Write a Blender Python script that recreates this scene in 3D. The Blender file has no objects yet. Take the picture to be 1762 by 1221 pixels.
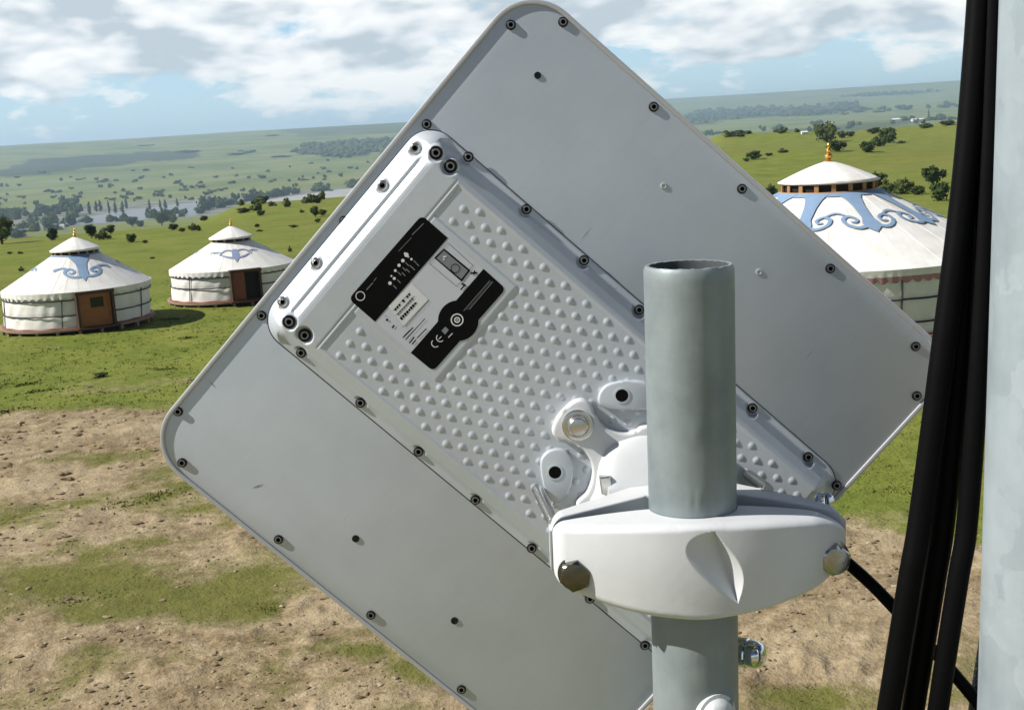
import bpy, bmesh, math, random
import numpy as np
from mathutils import Vector, Matrix
random.seed(7); rng = np.random.default_rng(7)
S = bpy.context.scene
COL = S.collection
R_ = math.radians

# ------------------------------------------------------------------ camera
FPX, CX, CY = 2100.0, 881.0, 610.5          # focal length and centre in photo pixels
EYE = Vector((0, 0, 7.1))
PITCH, ROLL = R_(10.5), R_(3.5)
Fw = Vector((0, math.cos(PITCH), -math.sin(PITCH)))
r0 = Vector((1, 0, 0)); u0 = Vector((0, math.sin(PITCH), math.cos(PITCH)))
Rt = r0*math.cos(ROLL) - u0*math.sin(ROLL)
Up = u0*math.cos(ROLL) + r0*math.sin(ROLL)
cam = bpy.data.cameras.new('camera'); cam.sensor_width = 36; cam.lens = FPX/1762*36
cam.clip_start = 0.02; cam.clip_end = 60000
co = bpy.data.objects.new('camera', cam); COL.objects.link(co)
m = Matrix.Identity(4)
for i, a in enumerate((Rt, Up, -Fw)):
    for k in range(3): m[k][i] = a[k]
m.translation = EYE; co.matrix_world = m
S.camera = co
def pdir(px, py): return Fw + Rt*((px-CX)/FPX) - Up*((py-CY)/FPX)
def at(px, py, z): return EYE + pdir(px, py)*z          # point seen at a pixel, at a depth
def project(P):
    d = Vector(P) - EYE; z = d.dot(Fw)
    return CX + d.dot(Rt)/z*FPX, CY - d.dot(Up)/z*FPX

# ------------------------------------------------------------------ helpers
def link(o, parent=None):
    COL.objects.link(o)
    if parent: o.parent = parent
    return o
def mesh(name, V, Fc, mats, parent=None, smooth=True, idx=None, angle=None):
    me = bpy.data.meshes.new(name)
    me.from_pydata([tuple(v) for v in V], [], [tuple(f) for f in Fc])
    if not isinstance(mats, (list, tuple)): mats = [mats]
    for q in mats: me.materials.append(q)
    if idx is not None: me.polygons.foreach_set('material_index', list(idx))
    me.polygons.foreach_set('use_smooth', [smooth]*len(me.polygons))
    me.update()
    if smooth and angle is not None: me.set_sharp_from_angle(angle=R_(angle))
    return link(bpy.data.objects.new(name, me), parent)
def tag(o, label=None, cat=None, group=None, kind=None):
    if label: o['label'] = label
    if cat: o['category'] = cat
    if group: o['group'] = group
    if kind: o['kind'] = kind
    return o
def empty(name, mat4, label, cat, group=None):
    o = bpy.data.objects.new(name, None); o.empty_display_size = .1
    link(o); o.matrix_world = mat4
    return tag(o, label, cat, group)
class MB:
    def __init__(s): s.v = []; s.f = []; s.i = []
    def add(s, V, Fc, mi=0):
        n = len(s.v); s.v += [tuple(v) for v in V]
        s.f += [tuple(n+k for k in f) for f in Fc]; s.i += [mi]*len(Fc)
    def box(s, c, d, M=None, mi=0):
        V = [Vector(((i-.5)*d[0], (j-.5)*d[1], (k-.5)*d[2])) for i in (0,1) for j in (0,1) for k in (0,1)]
        if M: V = [M @ v for v in V]
        V = [v + Vector(c) for v in V]
        s.add(V, [(0,1,3,2),(4,6,7,5),(0,4,5,1),(2,3,7,6),(0,2,6,4),(1,5,7,3)], mi)
    def lathe(s, prof, n=32, M=None, mi=0, caps=True):
        V = []; Fc = []
        for (r, z) in prof:
            for k in range(n):
                a = 2*math.pi*k/n; V.append(Vector((r*math.cos(a), r*math.sin(a), z)))
        for j in range(len(prof)-1):
            for k in range(n):
                k2 = (k+1) % n
                Fc.append((j*n+k, j*n+k2, (j+1)*n+k2, (j+1)*n+k))
        if caps:
            if prof[0][0] > 1e-6: Fc.append(tuple(range(n))[::-1])
            if prof[-1][0] > 1e-6: Fc.append(tuple((len(prof)-1)*n+k for k in range(n)))
        if M: V = [M @ v for v in V]
        s.add(V, Fc, mi)
    def tube(s, pts, rad, n=12, mi=0, caps=True):
        pts = [Vector(p) for p in pts]; N = len(pts)
        if not isinstance(rad, (list, tuple)): rad = [rad]*N
        V = []; Fc = []
        t0 = (pts[1]-pts[0]).normalized()
        nrm = t0.orthogonal().normalized()
        for i, p in enumerate(pts):
            t = (pts[min(i+1, N-1)] - pts[max(i-1, 0)]).normalized()
            nrm = (nrm - t*nrm.dot(t)).normalized(); b = t.cross(nrm)
            for k in range(n):
                a = 2*math.pi*k/n; V.append(p + (nrm*math.cos(a) + b*math.sin(a))*rad[i])
        for i in range(N-1):
            for k in range(n):
                k2 = (k+1) % n; Fc.append((i*n+k, i*n+k2, (i+1)*n+k2, (i+1)*n+k))
        if caps: Fc.append(tuple(range(n))[::-1]); Fc.append(tuple((N-1)*n+k for k in range(n)))
        s.add(V, Fc, mi)
    def obj(s, name, mats, parent=None, smooth=True, angle=35):
        return mesh(name, s.v, s.f, mats, parent, smooth, s.i, angle)
def prism(poly, w0, w1, bevel=0.0, seg=2):
    """closed polygon (2D) extruded from w0 to w1 with its top edge rounded -> verts, faces"""
    bm = bmesh.new()
    vs = [bm.verts.new((p[0], p[1], w0)) for p in poly]
    f = bm.faces.new(vs)
    r = bmesh.ops.extrude_face_region(bm, geom=[f])
    up = [g for g in r['geom'] if isinstance(g, bmesh.types.BMVert)]
    for v in up: v.co.z = w1
    if bevel > 0:
        ed = [e for e in bm.edges if all(abs(v.co.z-w1) < 1e-9 for v in e.verts)]
        bmesh.ops.bevel(bm, geom=ed, offset=bevel, segments=seg, affect='EDGES', profile=.5)
    bmesh.ops.recalc_face_normals(bm, faces=bm.faces)
    bm.verts.index_update()
    V = [v.co.copy() for v in bm.verts]; Fc = [tuple(v.index for v in f.verts) for f in bm.faces]
    bm.free(); return V, Fc
def cat_rom(P, per=8, closed=False):
    P = [Vector(p) for p in P]; n = len(P); out = []
    rg = range(n if closed else n-1)
    for i in rg:
        a = P[(i-1) % n] if closed or i > 0 else P[i]; b = P[i]; c = P[(i+1) % n]
        d = P[(i+2) % n] if closed or i < n-2 else P[i+1]
        for k in range(per):
            t = k/per
            out.append(.5*((2*b) + (c-a)*t + (2*a-5*b+4*c-d)*t*t + (3*b-a-3*c+d)*t**3))
    if not closed: out.append(P[-1])
    return out
def sstep(a, b, x):
    t = np.clip((x-a)/(b-a), 0, 1); return t*t*(3-2*t)

# 2-D value noise (numpy)
_tab = rng.random((256, 256))
def vnoise(x, y):
    x = np.asarray(x, float); y = np.asarray(y, float)
    xi = np.floor(x).astype(int); yi = np.floor(y).astype(int); fx = x-xi; fy = y-yi
    fx = fx*fx*(3-2*fx); fy = fy*fy*(3-2*fy)
    g = lambda a, b: _tab[a % 256, b % 256]
    return (g(xi, yi)*(1-fx)+g(xi+1, yi)*fx)*(1-fy) + (g(xi, yi+1)*(1-fx)+g(xi+1, yi+1)*fx)*fy
def fbm(x, y, o=4):
    s = 0; a = .5; t = 0
    for k in range(o):
        s = s + a*vnoise(x*2**k+17.3*k, y*2**k+5.1*k); t += a; a *= .5
    return s/t

# ------------------------------------------------------------------ materials
def newmat(name):
    mt = bpy.data.materials.new(name); mt.use_nodes = True
    nt = mt.node_tree; b = nt.nodes['Principled BSDF']
    return mt, nt, b
def nd(nt, t, **kw):
    n = nt.nodes.new(t)
    for k, v in kw.items():
        if k in n.inputs: n.inputs[k].default_value = v
        else: setattr(n, k, v)
    return n
def mixc(nt, fac, a, b, mode='MIX'):
    n = nt.nodes.new('ShaderNodeMix'); n.data_type = 'RGBA'; n.blend_type = mode
    for sock, v in ((n.inputs[0], fac), (n.inputs[6], a), (n.inputs[7], b)):
        if isinstance(v, bpy.types.NodeSocket): nt.links.new(v, sock)
        elif isinstance(v, (int, float)): sock.default_value = v
        else: sock.default_value = (*v, 1)
    return n.outputs[2]
def mathn(nt, op, a, b=0.0, clamp=False):
    n = nt.nodes.new('ShaderNodeMath'); n.operation = op; n.use_clamp = clamp
    for sock, v in ((n.inputs[0], a), (n.inputs[1], b)):
        if isinstance(v, bpy.types.NodeSocket): nt.links.new(v, sock)
        else: sock.default_value = v
    return n.outputs[0]
def ramp(nt, src, stops):
    n = nt.nodes.new('ShaderNodeValToRGB'); e = n.color_ramp.elements
    while len(e) < len(stops): e.new(.5)
    for el, (p, c) in zip(e, stops):
        el.position = p; el.color = (*c, 1) if not isinstance(c, (int, float)) else (c, c, c, 1)
    nt.links.new(src, n.inputs[0]); return n.outputs[0]
def noise(nt, scale, detail=4, rough=.55, vec=None, dist=0.0, coord='Object'):
    n = nd(nt, 'ShaderNodeTexNoise', Scale=scale, Detail=detail, Roughness=rough, Distortion=dist)
    if vec is None:
        tc = nt.nodes.new('ShaderNodeTexCoord'); vec = tc.outputs[coord]
    nt.links.new(vec, n.inputs['Vector']); return n.outputs['Fac']
def mapping(nt, scale=(1,1,1), coord='Object'):
    tc = nt.nodes.new('ShaderNodeTexCoord'); mp = nt.nodes.new('ShaderNodeMapping')
    mp.inputs['Scale'].default_value = scale; nt.links.new(tc.outputs[coord], mp.inputs['Vector'])
    return mp.outputs['Vector']
def bump(nt, b, h, strength=.3, dist=.01):
    n = nd(nt, 'ShaderNodeBump', Strength=strength, Distance=dist)
    nt.links.new(h, n.inputs['Height']); nt.links.new(n.outputs[0], b.inputs['Normal'])
def simple(name, col, rough=.5, metal=0.0, spec=.5, var=0.0, scale=20, bmp=0.0, bdist=.002):
    mt, nt, b = newmat(name)
    b.inputs['Roughness'].default_value = rough; b.inputs['Metallic'].default_value = metal
    b.inputs['Specular IOR Level'].default_value = spec
    if var > 0:
        f = noise(nt, scale, 5)
        c = mixc(nt, f, tuple(x*(1-var) for x in col), tuple(min(1, x*(1+var)) for x in col))
        nt.links.new(c, b.inputs['Base Color'])
    else: b.inputs['Base Color'].default_value = (*col, 1)
    if bmp > 0: bump(nt, b, noise(nt, scale*3, 5), bmp, bdist)
    return mt

def painted_metal(name, col, rough, scratches=True, metal=.35):
    mt, nt, b = newmat(name)
    f = noise(nt, 9, 5, .6); g = noise(nt, 55, 3, .5)
    big = noise(nt, 3.2, 4, .6, None, .8)
    c = mixc(nt, ramp(nt, f, [(.3, 0), (.7, 1)]), tuple(x*.90 for x in col), tuple(x*1.06 for x in col))
    c = mixc(nt, mathn(nt, 'MULTIPLY', ramp(nt, big, [(.35, 0), (.7, 1)]), .22), c, tuple(x*.66 for x in col))
    c = mixc(nt, mathn(nt, 'MULTIPLY', g, .25), c, tuple(x*.8 for x in col))
    if scratches:
        gr = noise(nt, 1.0, 3, .6, mapping(nt, (2.0, 260, 3)))
        c = mixc(nt, mathn(nt, 'MULTIPLY', gr, .16), c, tuple(x*.6 for x in col))
        v = mapping(nt, (14, 120, 10))
        s = ramp(nt, noise(nt, 1.0, 2, .5, v, .6), [(.0, 0), (.735, 0), (.76, 1), (1, 1)])
        c = mixc(nt, mathn(nt, 'MULTIPLY', s, .35), c, tuple(x*.55 for x in col))
    nt.links.new(c, b.inputs['Base Color'])
    r = mathn(nt, 'ADD', mathn(nt, 'MULTIPLY', f, .22), rough-.1)
    nt.links.new(r, b.inputs['Roughness'])
    b.inputs['Specular IOR Level'].default_value = .5; b.inputs['Metallic'].default_value = metal
    bump(nt, b, noise(nt, 700, 2), .06, .0004)
    return mt
M_plate = painted_metal('aluminium_plate_paint', (.60, .655, .715), .36)
M_house = painted_metal('cast_housing_paint', (.63, .68, .74), .30, False, .15)
M_white = simple('white_cast_paint', (.66, .68, .70), .42, var=.07, scale=45, bmp=.22, bdist=.0007)
M_rim = simple('rim_metal', (.55, .56, .58), .35, .3)
M_blackp = simple('label_black', (.003, .003, .004), .5, spec=.12)
M_lwhite = simple('label_white', (.75, .76, .78), .5)
M_lgrey = simple('label_grey', (.22, .23, .25), .5)
M_lpale = simple('label_pale', (.60, .63, .69), .5)
M_dark = simple('black_oxide_steel', (.03, .032, .036), .30, .8)
M_hole = simple('hole_black', (.004, .004, .004), .8, spec=.1)  # near-black that paints the shade inside sockets and holes
M_steel = simple('stainless_steel', (.62, .62, .60), .26, 1.0, var=.08, scale=60, bmp=.05)
M_chrome = simple('bright_zinc', (.75, .78, .82), .08, 1.0)
M_rubber = simple('gasket_rubber', (.055, .058, .063), .7, spec=.2)
M_cable = simple('black_cable_jacket', (.0032, .0032, .0036), .55, spec=.06, var=.5, scale=18, bmp=.05, bdist=.0004)

def galvanised(name, dark, light, scale, rough=.42, metal=.55, spang=.45):
    mt, nt, b = newmat(name)
    tc = nt.nodes.new('ShaderNodeTexCoord')
    vo = nd(nt, 'ShaderNodeTexVoronoi', Scale=scale); vo.feature = 'F1'
    dn = nd(nt, 'ShaderNodeTexNoise', Scale=scale*.9, Detail=3)
    nt.links.new(tc.outputs['Object'], dn.inputs['Vector'])
    va = nt.nodes.new('ShaderNodeVectorMath'); va.operation = 'MULTIPLY_ADD'
    nt.links.new(dn.outputs['Color'], va.inputs[0]); va.inputs[1].default_value = (1.4/scale,)*3
    nt.links.new(tc.outputs['Object'], va.inputs[2]); nt.links.new(va.outputs[0], vo.inputs['Vector'])
    sp = nt.nodes.new('ShaderNodeSeparateColor'); nt.links.new(vo.outputs['Color'], sp.inputs[0])
    f = mathn(nt, 'ADD', mathn(nt, 'MULTIPLY', sp.outputs[0], spang), mathn(nt, 'MULTIPLY', noise(nt, scale*.35, 5, .6), 1.1-spang))
    st = noise(nt, 1, 4, .6, mapping(nt, (scale*1.2, scale*1.2, scale*.12)))
    f = mathn(nt, 'ADD', mathn(nt, 'MULTIPLY', f, .75), mathn(nt, 'MULTIPLY', st, .25))
    c = ramp(nt, f, [(.25, dark), (.75, light)])
    nt.links.new(c, b.inputs['Base Color']); b.inputs['Metallic'].default_value = metal
    nt.links.new(mathn(nt, 'ADD', mathn(nt, 'MULTIPLY', f, .25), rough-.1), b.inputs['Roughness'])
    bump(nt, b, mathn(nt, 'ADD', st, mathn(nt, 'MULTIPLY', noise(nt, scale*4, 4), .6)), .12, .002)
    return mt
M_pipe = galvanised('galvanised_pipe_zinc', (.17, .208, .225), (.345, .395, .405), 46, .46, .30, .04); M_pipe.node_tree.nodes['Principled BSDF'].inputs['Specular IOR Level'].default_value = .2
M_mast = galvanised('galvanised_mast_zinc', (.25, .305, .335), (.42, .48, .515), 42, .5, .25, .20)

# ------------------------------------------------------------------ the antenna: frame of its back plate
def cam2w(v): return Rt*v[0] - Up*v[1] + Fw*v[2]
dV = cam2w((-11889, 13727, FPX)).normalized()            # along the upper-left edge, downwards
dU = cam2w((15518, 13158, FPX)); dU = (dU - dV*dU.dot(dV)).normalized()
NRM = dV.cross(dU).normalized()                           # out of the back, towards the camera
PIV = at(1187, 870, .950)
def plane_pt(px, py, w):
    d = pdir(px, py); P0 = PIV + NRM*w
    return EYE + d*((P0-EYE).dot(NRM)/d.dot(NRM))
ORG = plane_pt(908.4, -33.3, 0)
def L(px, py, w=0.0):
    q = plane_pt(px, py, w) - ORG
    return Vector((q.dot(dV), q.dot(dU), w))
MA = Matrix.Identity(4)
for i, a in enumerate((dV, dU, NRM)):
    for k in range(3): MA[k][i] = a[k]
MA.translation = ORG
VW = L(245.9, 765.6).x; UW = L(1650.9, 628.2).y
print('plate size', VW, UW, 'normal.z', NRM.z)

antenna = empty('panel_antenna', MA, 'flat grey square panel antenna turned corner-up, its back towards us, clamped to the pipe', 'antenna')
def rrect(x0, y0, x1, y1, r, n=10):
    P = []
    for cx, cy, a0 in ((x1-r, y1-r, 0), (x0+r, y1-r, 90), (x0+r, y0+r, 180), (x1-r, y0+r, 270)):
        for k in range(n+1):
            a = R_(a0+90*k/n); P.append((cx+r*math.cos(a), cy+r*math.sin(a)))
    return P
RC = .036
V, Fc = prism(rrect(0, 0, VW, UW, RC, 16), -.024, 0, .0016, 3)
mesh('back_plate', V, Fc, M_plate, antenna, True, None, 40)
# radome front and raised rim
V, Fc = prism(rrect(-.0015, -.0015, VW+.0015, UW+.0015, RC+.0015, 16), -.040, -.0245, .0)
mesh('radome', V, Fc, M_white, antenna, True, None, 40)
mb = MB()
prof = [(-.0012, -.024), (-.0016, -.0005), (-.0010, .0012), (.0006, .0016), (.0020, .0012), (.0024, .0001)]
n = 0; ring = []
for off, w in prof: ring.append([Vector((x, y, w)) for x, y in rrect(off, off, VW-off, UW-off, RC-off, 16)])
K = len(ring[0]); V = [p for rr in ring for p in rr]; Fc = []
for j in range(len(prof)-1):
    for k in range(K): Fc.append((j*K+k, j*K+(k+1) % K, (j+1)*K+(k+1) % K, (j+1)*K+k))
mesh('rim', V, Fc, M_rim, antenna, True, None, 50)

# ---- housing as a dense relief
hs_v0 = L(1005, 448).x - .0040; hs_v1 = L(720, 777).x + .0035
flu = .5*(L(543, 452).y + L(658, 319).y)
hs_u0 = flu - .0055; hs_u1 = UW - .004
HH = .0215
print('housing', hs_v0, hs_v1, hs_u0, hs_u1)
uA, vA = L(756.8, 667.5, HH).y, L(756.8, 667.5, HH).x
pa, pb = L(774.7, 647.4, HH), L(899.5, 502.2, HH); pv = abs(pb.x-pa.x)/7
qa, qb = L(675.8, 653.8, HH), L(918.7, 699.4, HH); pu = (qb.y-qa.y)/9
print('dimple pitch', pu, pv)
lab = [L(725, 372, HH), L(603, 512, HH), L(745, 636, HH), L(868, 493, HH)]
lv0 = .5*(lab[0].x+lab[3].x); lv1 = .5*(lab[1].x+lab[2].x); lu0 = .5*(lab[0].y+lab[1].y); lu1 = .5*(lab[2].y+lab[3].y)
step = .00062
gv = np.arange(hs_v0-.002, hs_v1+.002, step); gu = np.arange(hs_u0-.002, hs_u1+.002, step)
VV, UU = np.meshgrid(gv, gu, indexing='ij')
def sd_rr(x, y, x0, y0, x1, y1, r):
    cx, cy = (x0+x1)/2, (y0+y1)/2; hx, hy = (x1-x0)/2-r, (y1-y0)/2-r
    qx, qy = np.abs(x-cx)-hx, np.abs(y-cy)-hy
    return -(np.hypot(np.maximum(qx, 0), np.maximum(qy, 0)) + np.minimum(np.maximum(qx, qy), 0) - r)
dist = sd_rr(VV, UU, hs_v0, hs_u0, hs_v1, hs_u1, .022)      # inside positive
dend = UU-hs_u0; dside = np.minimum(VV-hs_v0, hs_v1-VV)
def lerp(x, P): return np.interp(x, [p[0] for p in P], [p[1] for p in P])
side = lerp(dist*1000, [(-1, -2), (0, .4), (.5, 2.4), (4.6, 2.9), (5.4, 3.6), (14.5, 20.3), (16, 21.2), (17.5, 21.5), (400, 21.5)])/1000
end = lerp(np.minimum(dend, dist+.004)*1000, [(-1, -2), (0, .3), (.6, 2.4), (3, 4.0), (12, 11.0), (21, 19.2), (24, 21.1), (26, 21.5), (400, 21.5)])/1000
wgt = sstep(.010, .026, dend)                              # near the upper-left end its long bevel rules
hgt = np.minimum(side*wgt + np.maximum(side, end)*(1-wgt), end)
hgt = np.minimum(hgt, lerp(dist*1000, [(-1, -2), (0, .4), (.6, 2.4), (3, 4.2), (10, 12.5), (16, 21.5), (400, 21.5)])/1000)
# groove along the end bevel
gl = sstep(hs_v0+.020, hs_v0+.030, VV)*sstep(hs_v1-.020, hs_v1-.030, VV)
hgt -= gl*.0030*np.exp(-((dend-.0165)/.0017)**2)
hgt += gl*.0012*np.exp(-((dend-.0215)/.0020)**2)
# recessed floor with the raised label pad
dfl = np.minimum(dside-.022, dend-.050)
pad = np.minimum.reduce([VV-(lv0-.006), (lv1+.006)-VV, (lu1+.007)-UU])
floor_ = sstep(-.0012, .0012, dfl)*(1-sstep(-.0010, .0010, pad))
hgt -= .0008*floor_
hgt -= .0006*np.exp(-((dend-.047)/.0006)**2)*sstep(.018, .022, dside)
hgt -= .0006*np.exp(-((dend-.0505)/.0005)**2)*sstep(.022, .026, dside)
# dimples
for i in range(-40, 60):
    for j in range(-40, 60):
        u = uA + i*pu; v = vA + (j-(i % 2)/2)*pv
        ds = min(v-hs_v0, hs_v1-v)
        if ds < .0245 or u-hs_u0 < .056 or hs_u1-u < .024: continue
        if lv0-.0095 < v < lv1+.0095 and u < lu1+.0105: continue
        rr = .0027; cu = int((u-gu[0])/step); cv = int((v-gv[0])/step); q = 8
        sl = (slice(max(cv-q, 0), cv+q), slice(max(cu-q, 0), cu+q))
        d2 = ((VV[sl]-v)**2 + (UU[sl]-u)**2)/rr**2
        hgt[sl] += .00080*np.clip(1-d2, 0, 1)**.72*random.uniform(.85, 1.1)
hgt += .00012*(fbm(VV*60, UU*60, 3)-.5)
# notches where the flange screws sit
FL = [(518,607),(620,693),(720,777),(818,860),(915,943),(1015,1030),(1110,1110),(806,270),(906,360),(1005,448),(1100,533),(1198,618),(1295,702),(1391,786),(1440,835)]
FE = [(714,255),(658,319),(543,452),(486,519)]
scr = []
for (px, py) in FL:
    p = L(px, py, .004); d = np.hypot(VV-p.x, UU-p.y)
    lev = .0030; k = sstep(.0062, .0050, d); hgt = hgt*(1-k)+np.minimum(hgt, lev)*k; scr.append((p.x, p.y, lev, .0034))
for (px, py) in FE:
    p = L(px, py, .006); d = np.hypot(VV-p.x, UU-p.y)
    lev = .0052; k = sstep(.0062, .0050, d); hgt = hgt*(1-k)+np.minimum(hgt, lev)*k; scr.append((p.x, p.y, lev, .0036))
BIG = [(750,263),(775,286),(497,554),(524,577)]
for (px, py) in BIG:
    p = L(px, py, .019); d = np.hypot(VV-p.x, UU-p.y)
    lev = .0172; k = sstep(.0072, .0058, d); hgt = hgt*(1-k)+lev*k; scr.append((p.x, p.y, lev-.0004, .0038))
nv, nu = len(gv), len(gu)
idx = np.arange(nv*nu).reshape(nv, nu)
keep = hgt > -.0008
q = keep[:-1,:-1] | keep[1:,:-1] | keep[:-1,1:] | keep[1:,1:]
a, b, c, d = idx[:-1,:-1][q], idx[1:,:-1][q], idx[1:,1:][q], idx[:-1,1:][q]
Fc = np.stack([a, b, c, d], 1)
used = np.unique(Fc); re = np.full(nv*nu, -1); re[used] = np.arange(len(used)); Fc = re[Fc]
Vn = np.stack([VV.ravel(), UU.ravel(), hgt.ravel()], 1)[used]
housing = mesh('housing', Vn.tolist(), Fc.tolist(), M_house, antenna)
# dark gasket line round the foot of the housing
gk = MB()
V, Fc = prism(rrect(hs_v0-.0006, hs_u0-.0004, hs_v1+.0009, min(hs_u1+.0006, UW-.002), .0223, 14), .0001, .0006, .0002, 1)
mesh('gasket', V, Fc, M_rubber, housing, True, None, 40)

M_ring_glint = simple('screw_ring_highlight', (.26, .265, .27), .3, .7)  # lighter metal that paints the ring highlight on screw heads
def screw_mb(r, h=.0026):
    s = MB()
    s.lathe([(r*1.16, 0), (r*1.16, .0005), (r*1.02, .0006), (r*1.0, h*.50), (r*.93, h*.82), (r*.80, h*.97)], 24, caps=False)
    s.lathe([(r*.80, h*.97), (r*.64, h), (r*.54, h*.98)], 24, mi=1, caps=False)
    s.lathe([(r*.54, h*.98), (r*.50, h*.30), (0.0, h*.3)], 6, mi=2, caps=False)
    return s
def screw(x, y, w, r, mat, h=.0020):
    s = screw_mb(r, h)
    o = s.obj('screw', [mat, M_ring_glint, M_hole], antenna); o.location = (x, y, w); o.rotation_euler = (0, 0, random.uniform(0, 6)); return o
PER = [(879,43),(969,38),(1125,184),(1277,325),(1429,462),(1576,596),(1578,681),(734,214),(592,380),(450,543),(306,708),(313,796),(479,928),(638,1058),(794,1186)]
protos = {}
for px, py in PER:
    p = L(px, py, .001)
    key = .0032
    if key not in protos: protos[key] = screw(p.x, p.y, 0.0002, key, M_dark, .0017)
    else:
        o = protos[key].copy(); COL.objects.link(o); o.location = (p.x, p.y, .0002); o.rotation_euler = (0, 0, random.uniform(0, 6))
for x, y, w, r in scr:
    if r not in protos: protos[r] = screw(x, y, w, r, M_dark if r != .0036 else M_steel)
    else:
        o = protos[r].copy(); COL.objects.link(o); o.location = (x, y, w); o.rotation_euler = (0, 0, random.uniform(0, 6))
for px, py in [(925,130),(1142,320),(1306,468),(612,926),(782,1067)]:       # flush plugs inside the plate
    p = L(px, py, 0); s = MB(); r = .0026 if px not in (612, 782) else .0029
    s.lathe([(r, 0), (r, .0005), (r*.75, .0008), (r*.6, .0008), (r*.5, .0003), (0, .0003)], 18)
    o = s.obj('plug', M_dark if px != 1306 and px != 1142 else M_rim, antenna); o.location = (p.x, p.y, .0001)
# screw rings of pale metal under the four big corner screws
for x, y, w, r in scr[-4:]:
    s = MB(); s.lathe([(.0051, 0), (.0051, .0006), (.0048, .0008), (.0041, .0006), (.0041, 0)], 24, caps=False)
    o = s.obj('washer', M_dark, antenna); o.location = (x, y, w+.0004)

# ---- printed label on the pad
lb = MB(); LZ = HH+.00012
def c2(x, y): return (590+x*300/1221, 350+y*300/1221)
def LQ(pts, mi, lay, crop=True):
    P = [L(*(c2(*p) if crop else p), LZ+lay*.00016) for p in pts]
    n_ = Vector((0, 0, 0))
    for i in range(1, len(P)-1): n_ += (P[i]-P[0]).cross(P[i+1]-P[0])
    if n_.z < 0: P = P[::-1]
    lb.add(P, [tuple(range(len(P)))], mi)
def seg(a, b, wd, mi, lay):
    a = Vector(a); b = Vector(b); d = (b-a).normalized(); o = Vector((-d.y, d.x))*wd/2
    LQ([a-o, b-o, b+o, a+o], mi, lay)
def ring_(c, r, wd, mi, lay, a0=0, a1=360):
    N = max(6, int(abs(a1-a0)/15))
    for k in range(N):
        t0 = R_(a0+(a1-a0)*k/N); t1 = R_(a0+(a1-a0)*(k+1)/N)
        LQ([(c[0]+rr*math.cos(t), c[1]+rr*math.sin(t)) for rr, t in ((r-wd/2, t0), (r+wd/2, t0), (r+wd/2, t1), (r-wd/2, t1))], mi, lay)
def disc(c, r, mi, lay, n=20, sq=1.0): LQ([(c[0]+r*math.cos(2*math.pi*k/n), c[1]+r*sq*math.sin(2*math.pi*k/n)) for k in range(n)], mi, lay)
def arc_corner(p, a, b, rad, n=6):
    p = Vector(p); a = Vector(a); b = Vector(b)
    s = p + (a-p).normalized()*rad; e = p + (b-p).normalized()*rad
    return [tuple((1-t)**2*s + 2*t*(1-t)*p + t*t*e) for t in [k/n for k in range(n+1)]]
T_, Lf, Bt, Rr = (552, 82), (40, 668), (632, 1175), (1142, 598)
B1a, B1b = (735, 242), (225, 828); B2a, B2b = (985, 458), (475, 1045)
# background sheet
LQ(arc_corner(T_, Rr, Lf, 45)+arc_corner(Lf, T_, Bt, 45)+arc_corner(Bt, Lf, Rr, 45)+arc_corner(Rr, Bt, T_, 45), 3, 0)
LQ([B1a]+arc_corner(T_, Rr, Lf, 45)+arc_corner(Lf, T_, Bt, 45)+[B1b], 0, 1)
LQ([B2b]+arc_corner(Bt, Lf, Rr, 45)+arc_corner(Rr, Bt, T_, 45)+[B2a], 0, 1)
disc((808, 820), 142, 0, 1.5, 40)
for p, w_ in (((445,360),16),((480,390),9),((420,400),13),((393,433),12),((367,470),10),((340,508),7),((360,525),11),((330,558),13)): disc(p, w_, 1, 2.5, 10)
seg((430,345),(462,378),13,1,2)
for x, y in ((508,412),(480,445),(455,470),(425,495),(392,545),(365,585),(450,425),(430,460),(395,490),(520,425),(493,455)): seg((x-12,y-12),(x+12,y+12),6,2,2)
seg((485,220),(565,140),5,2,2); seg((390,335),(480,238),3,2,2); seg((215,545),(235,520),4,2,2); seg((165,605),(210,555),6,2,2)
ring_((122,648),31,6,1,2)
# drawing of a device with its frame
for p, q2 in (((605,420),(735,275)),((735,275),(912,435)),((605,420),(795,580)),((795,580),(835,540)),((880,470),(912,435))): seg(p, q2, 4, 2, 1.5)
LQ([(640,382),(708,315),(892,468),(832,548)], 0, 2); LQ([(655,383),(708,330),(876,470),(830,530)], 2, 3)
ring_((787,455),30,5,0,4); seg((700,375),(725,370),10,1,4); seg((702,395),(712,385),10,1,4)
seg((895,490),(940,485),12,0,2); seg((915,495),(925,470),10,0,2); seg((830,560),(860,575),12,0,2); seg((825,605),(850,575),10,0,2)
# paper sticker and small print
LQ([(318,722),(480,557),(600,672),(432,862)], 1, 1.2)
for k in range(3):
    o = k*34
    a = Vector((362+o*.62, 748+o*.95)); b_ = Vector((472+o*.6, 630+o*.92))
    n_ = 8; dv = (b_-a)/n_
    for q2 in range(n_):
        h = random.uniform(12, 22)
        if random.random() < .9: seg(a+dv*(q2+.08), a+dv*(q2+.85), h, 0 if k != 1 else 2, 2)
seg((350,752),(470,622),3,0,2.4); seg((372,782),(502,648),4,0,2.4); seg((400,800),(520,690),4,0,2.4)
seg((418,868),(600,675),3,0,2.4)
for a, b_, w_ in (((420,940),(492,868),8),((440,955),(575,806),5),((465,978),(500,935),9),((520,942),(585,876),7),((485,985),(510,958),8),((430,925),(470,885),4)): seg(a, b_, w_, 0, 2)
disc((310,815),9,0,2,10); seg((345,872),(360,852),11,0,2); seg((296,785),(308,792),4,2,2)
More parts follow.
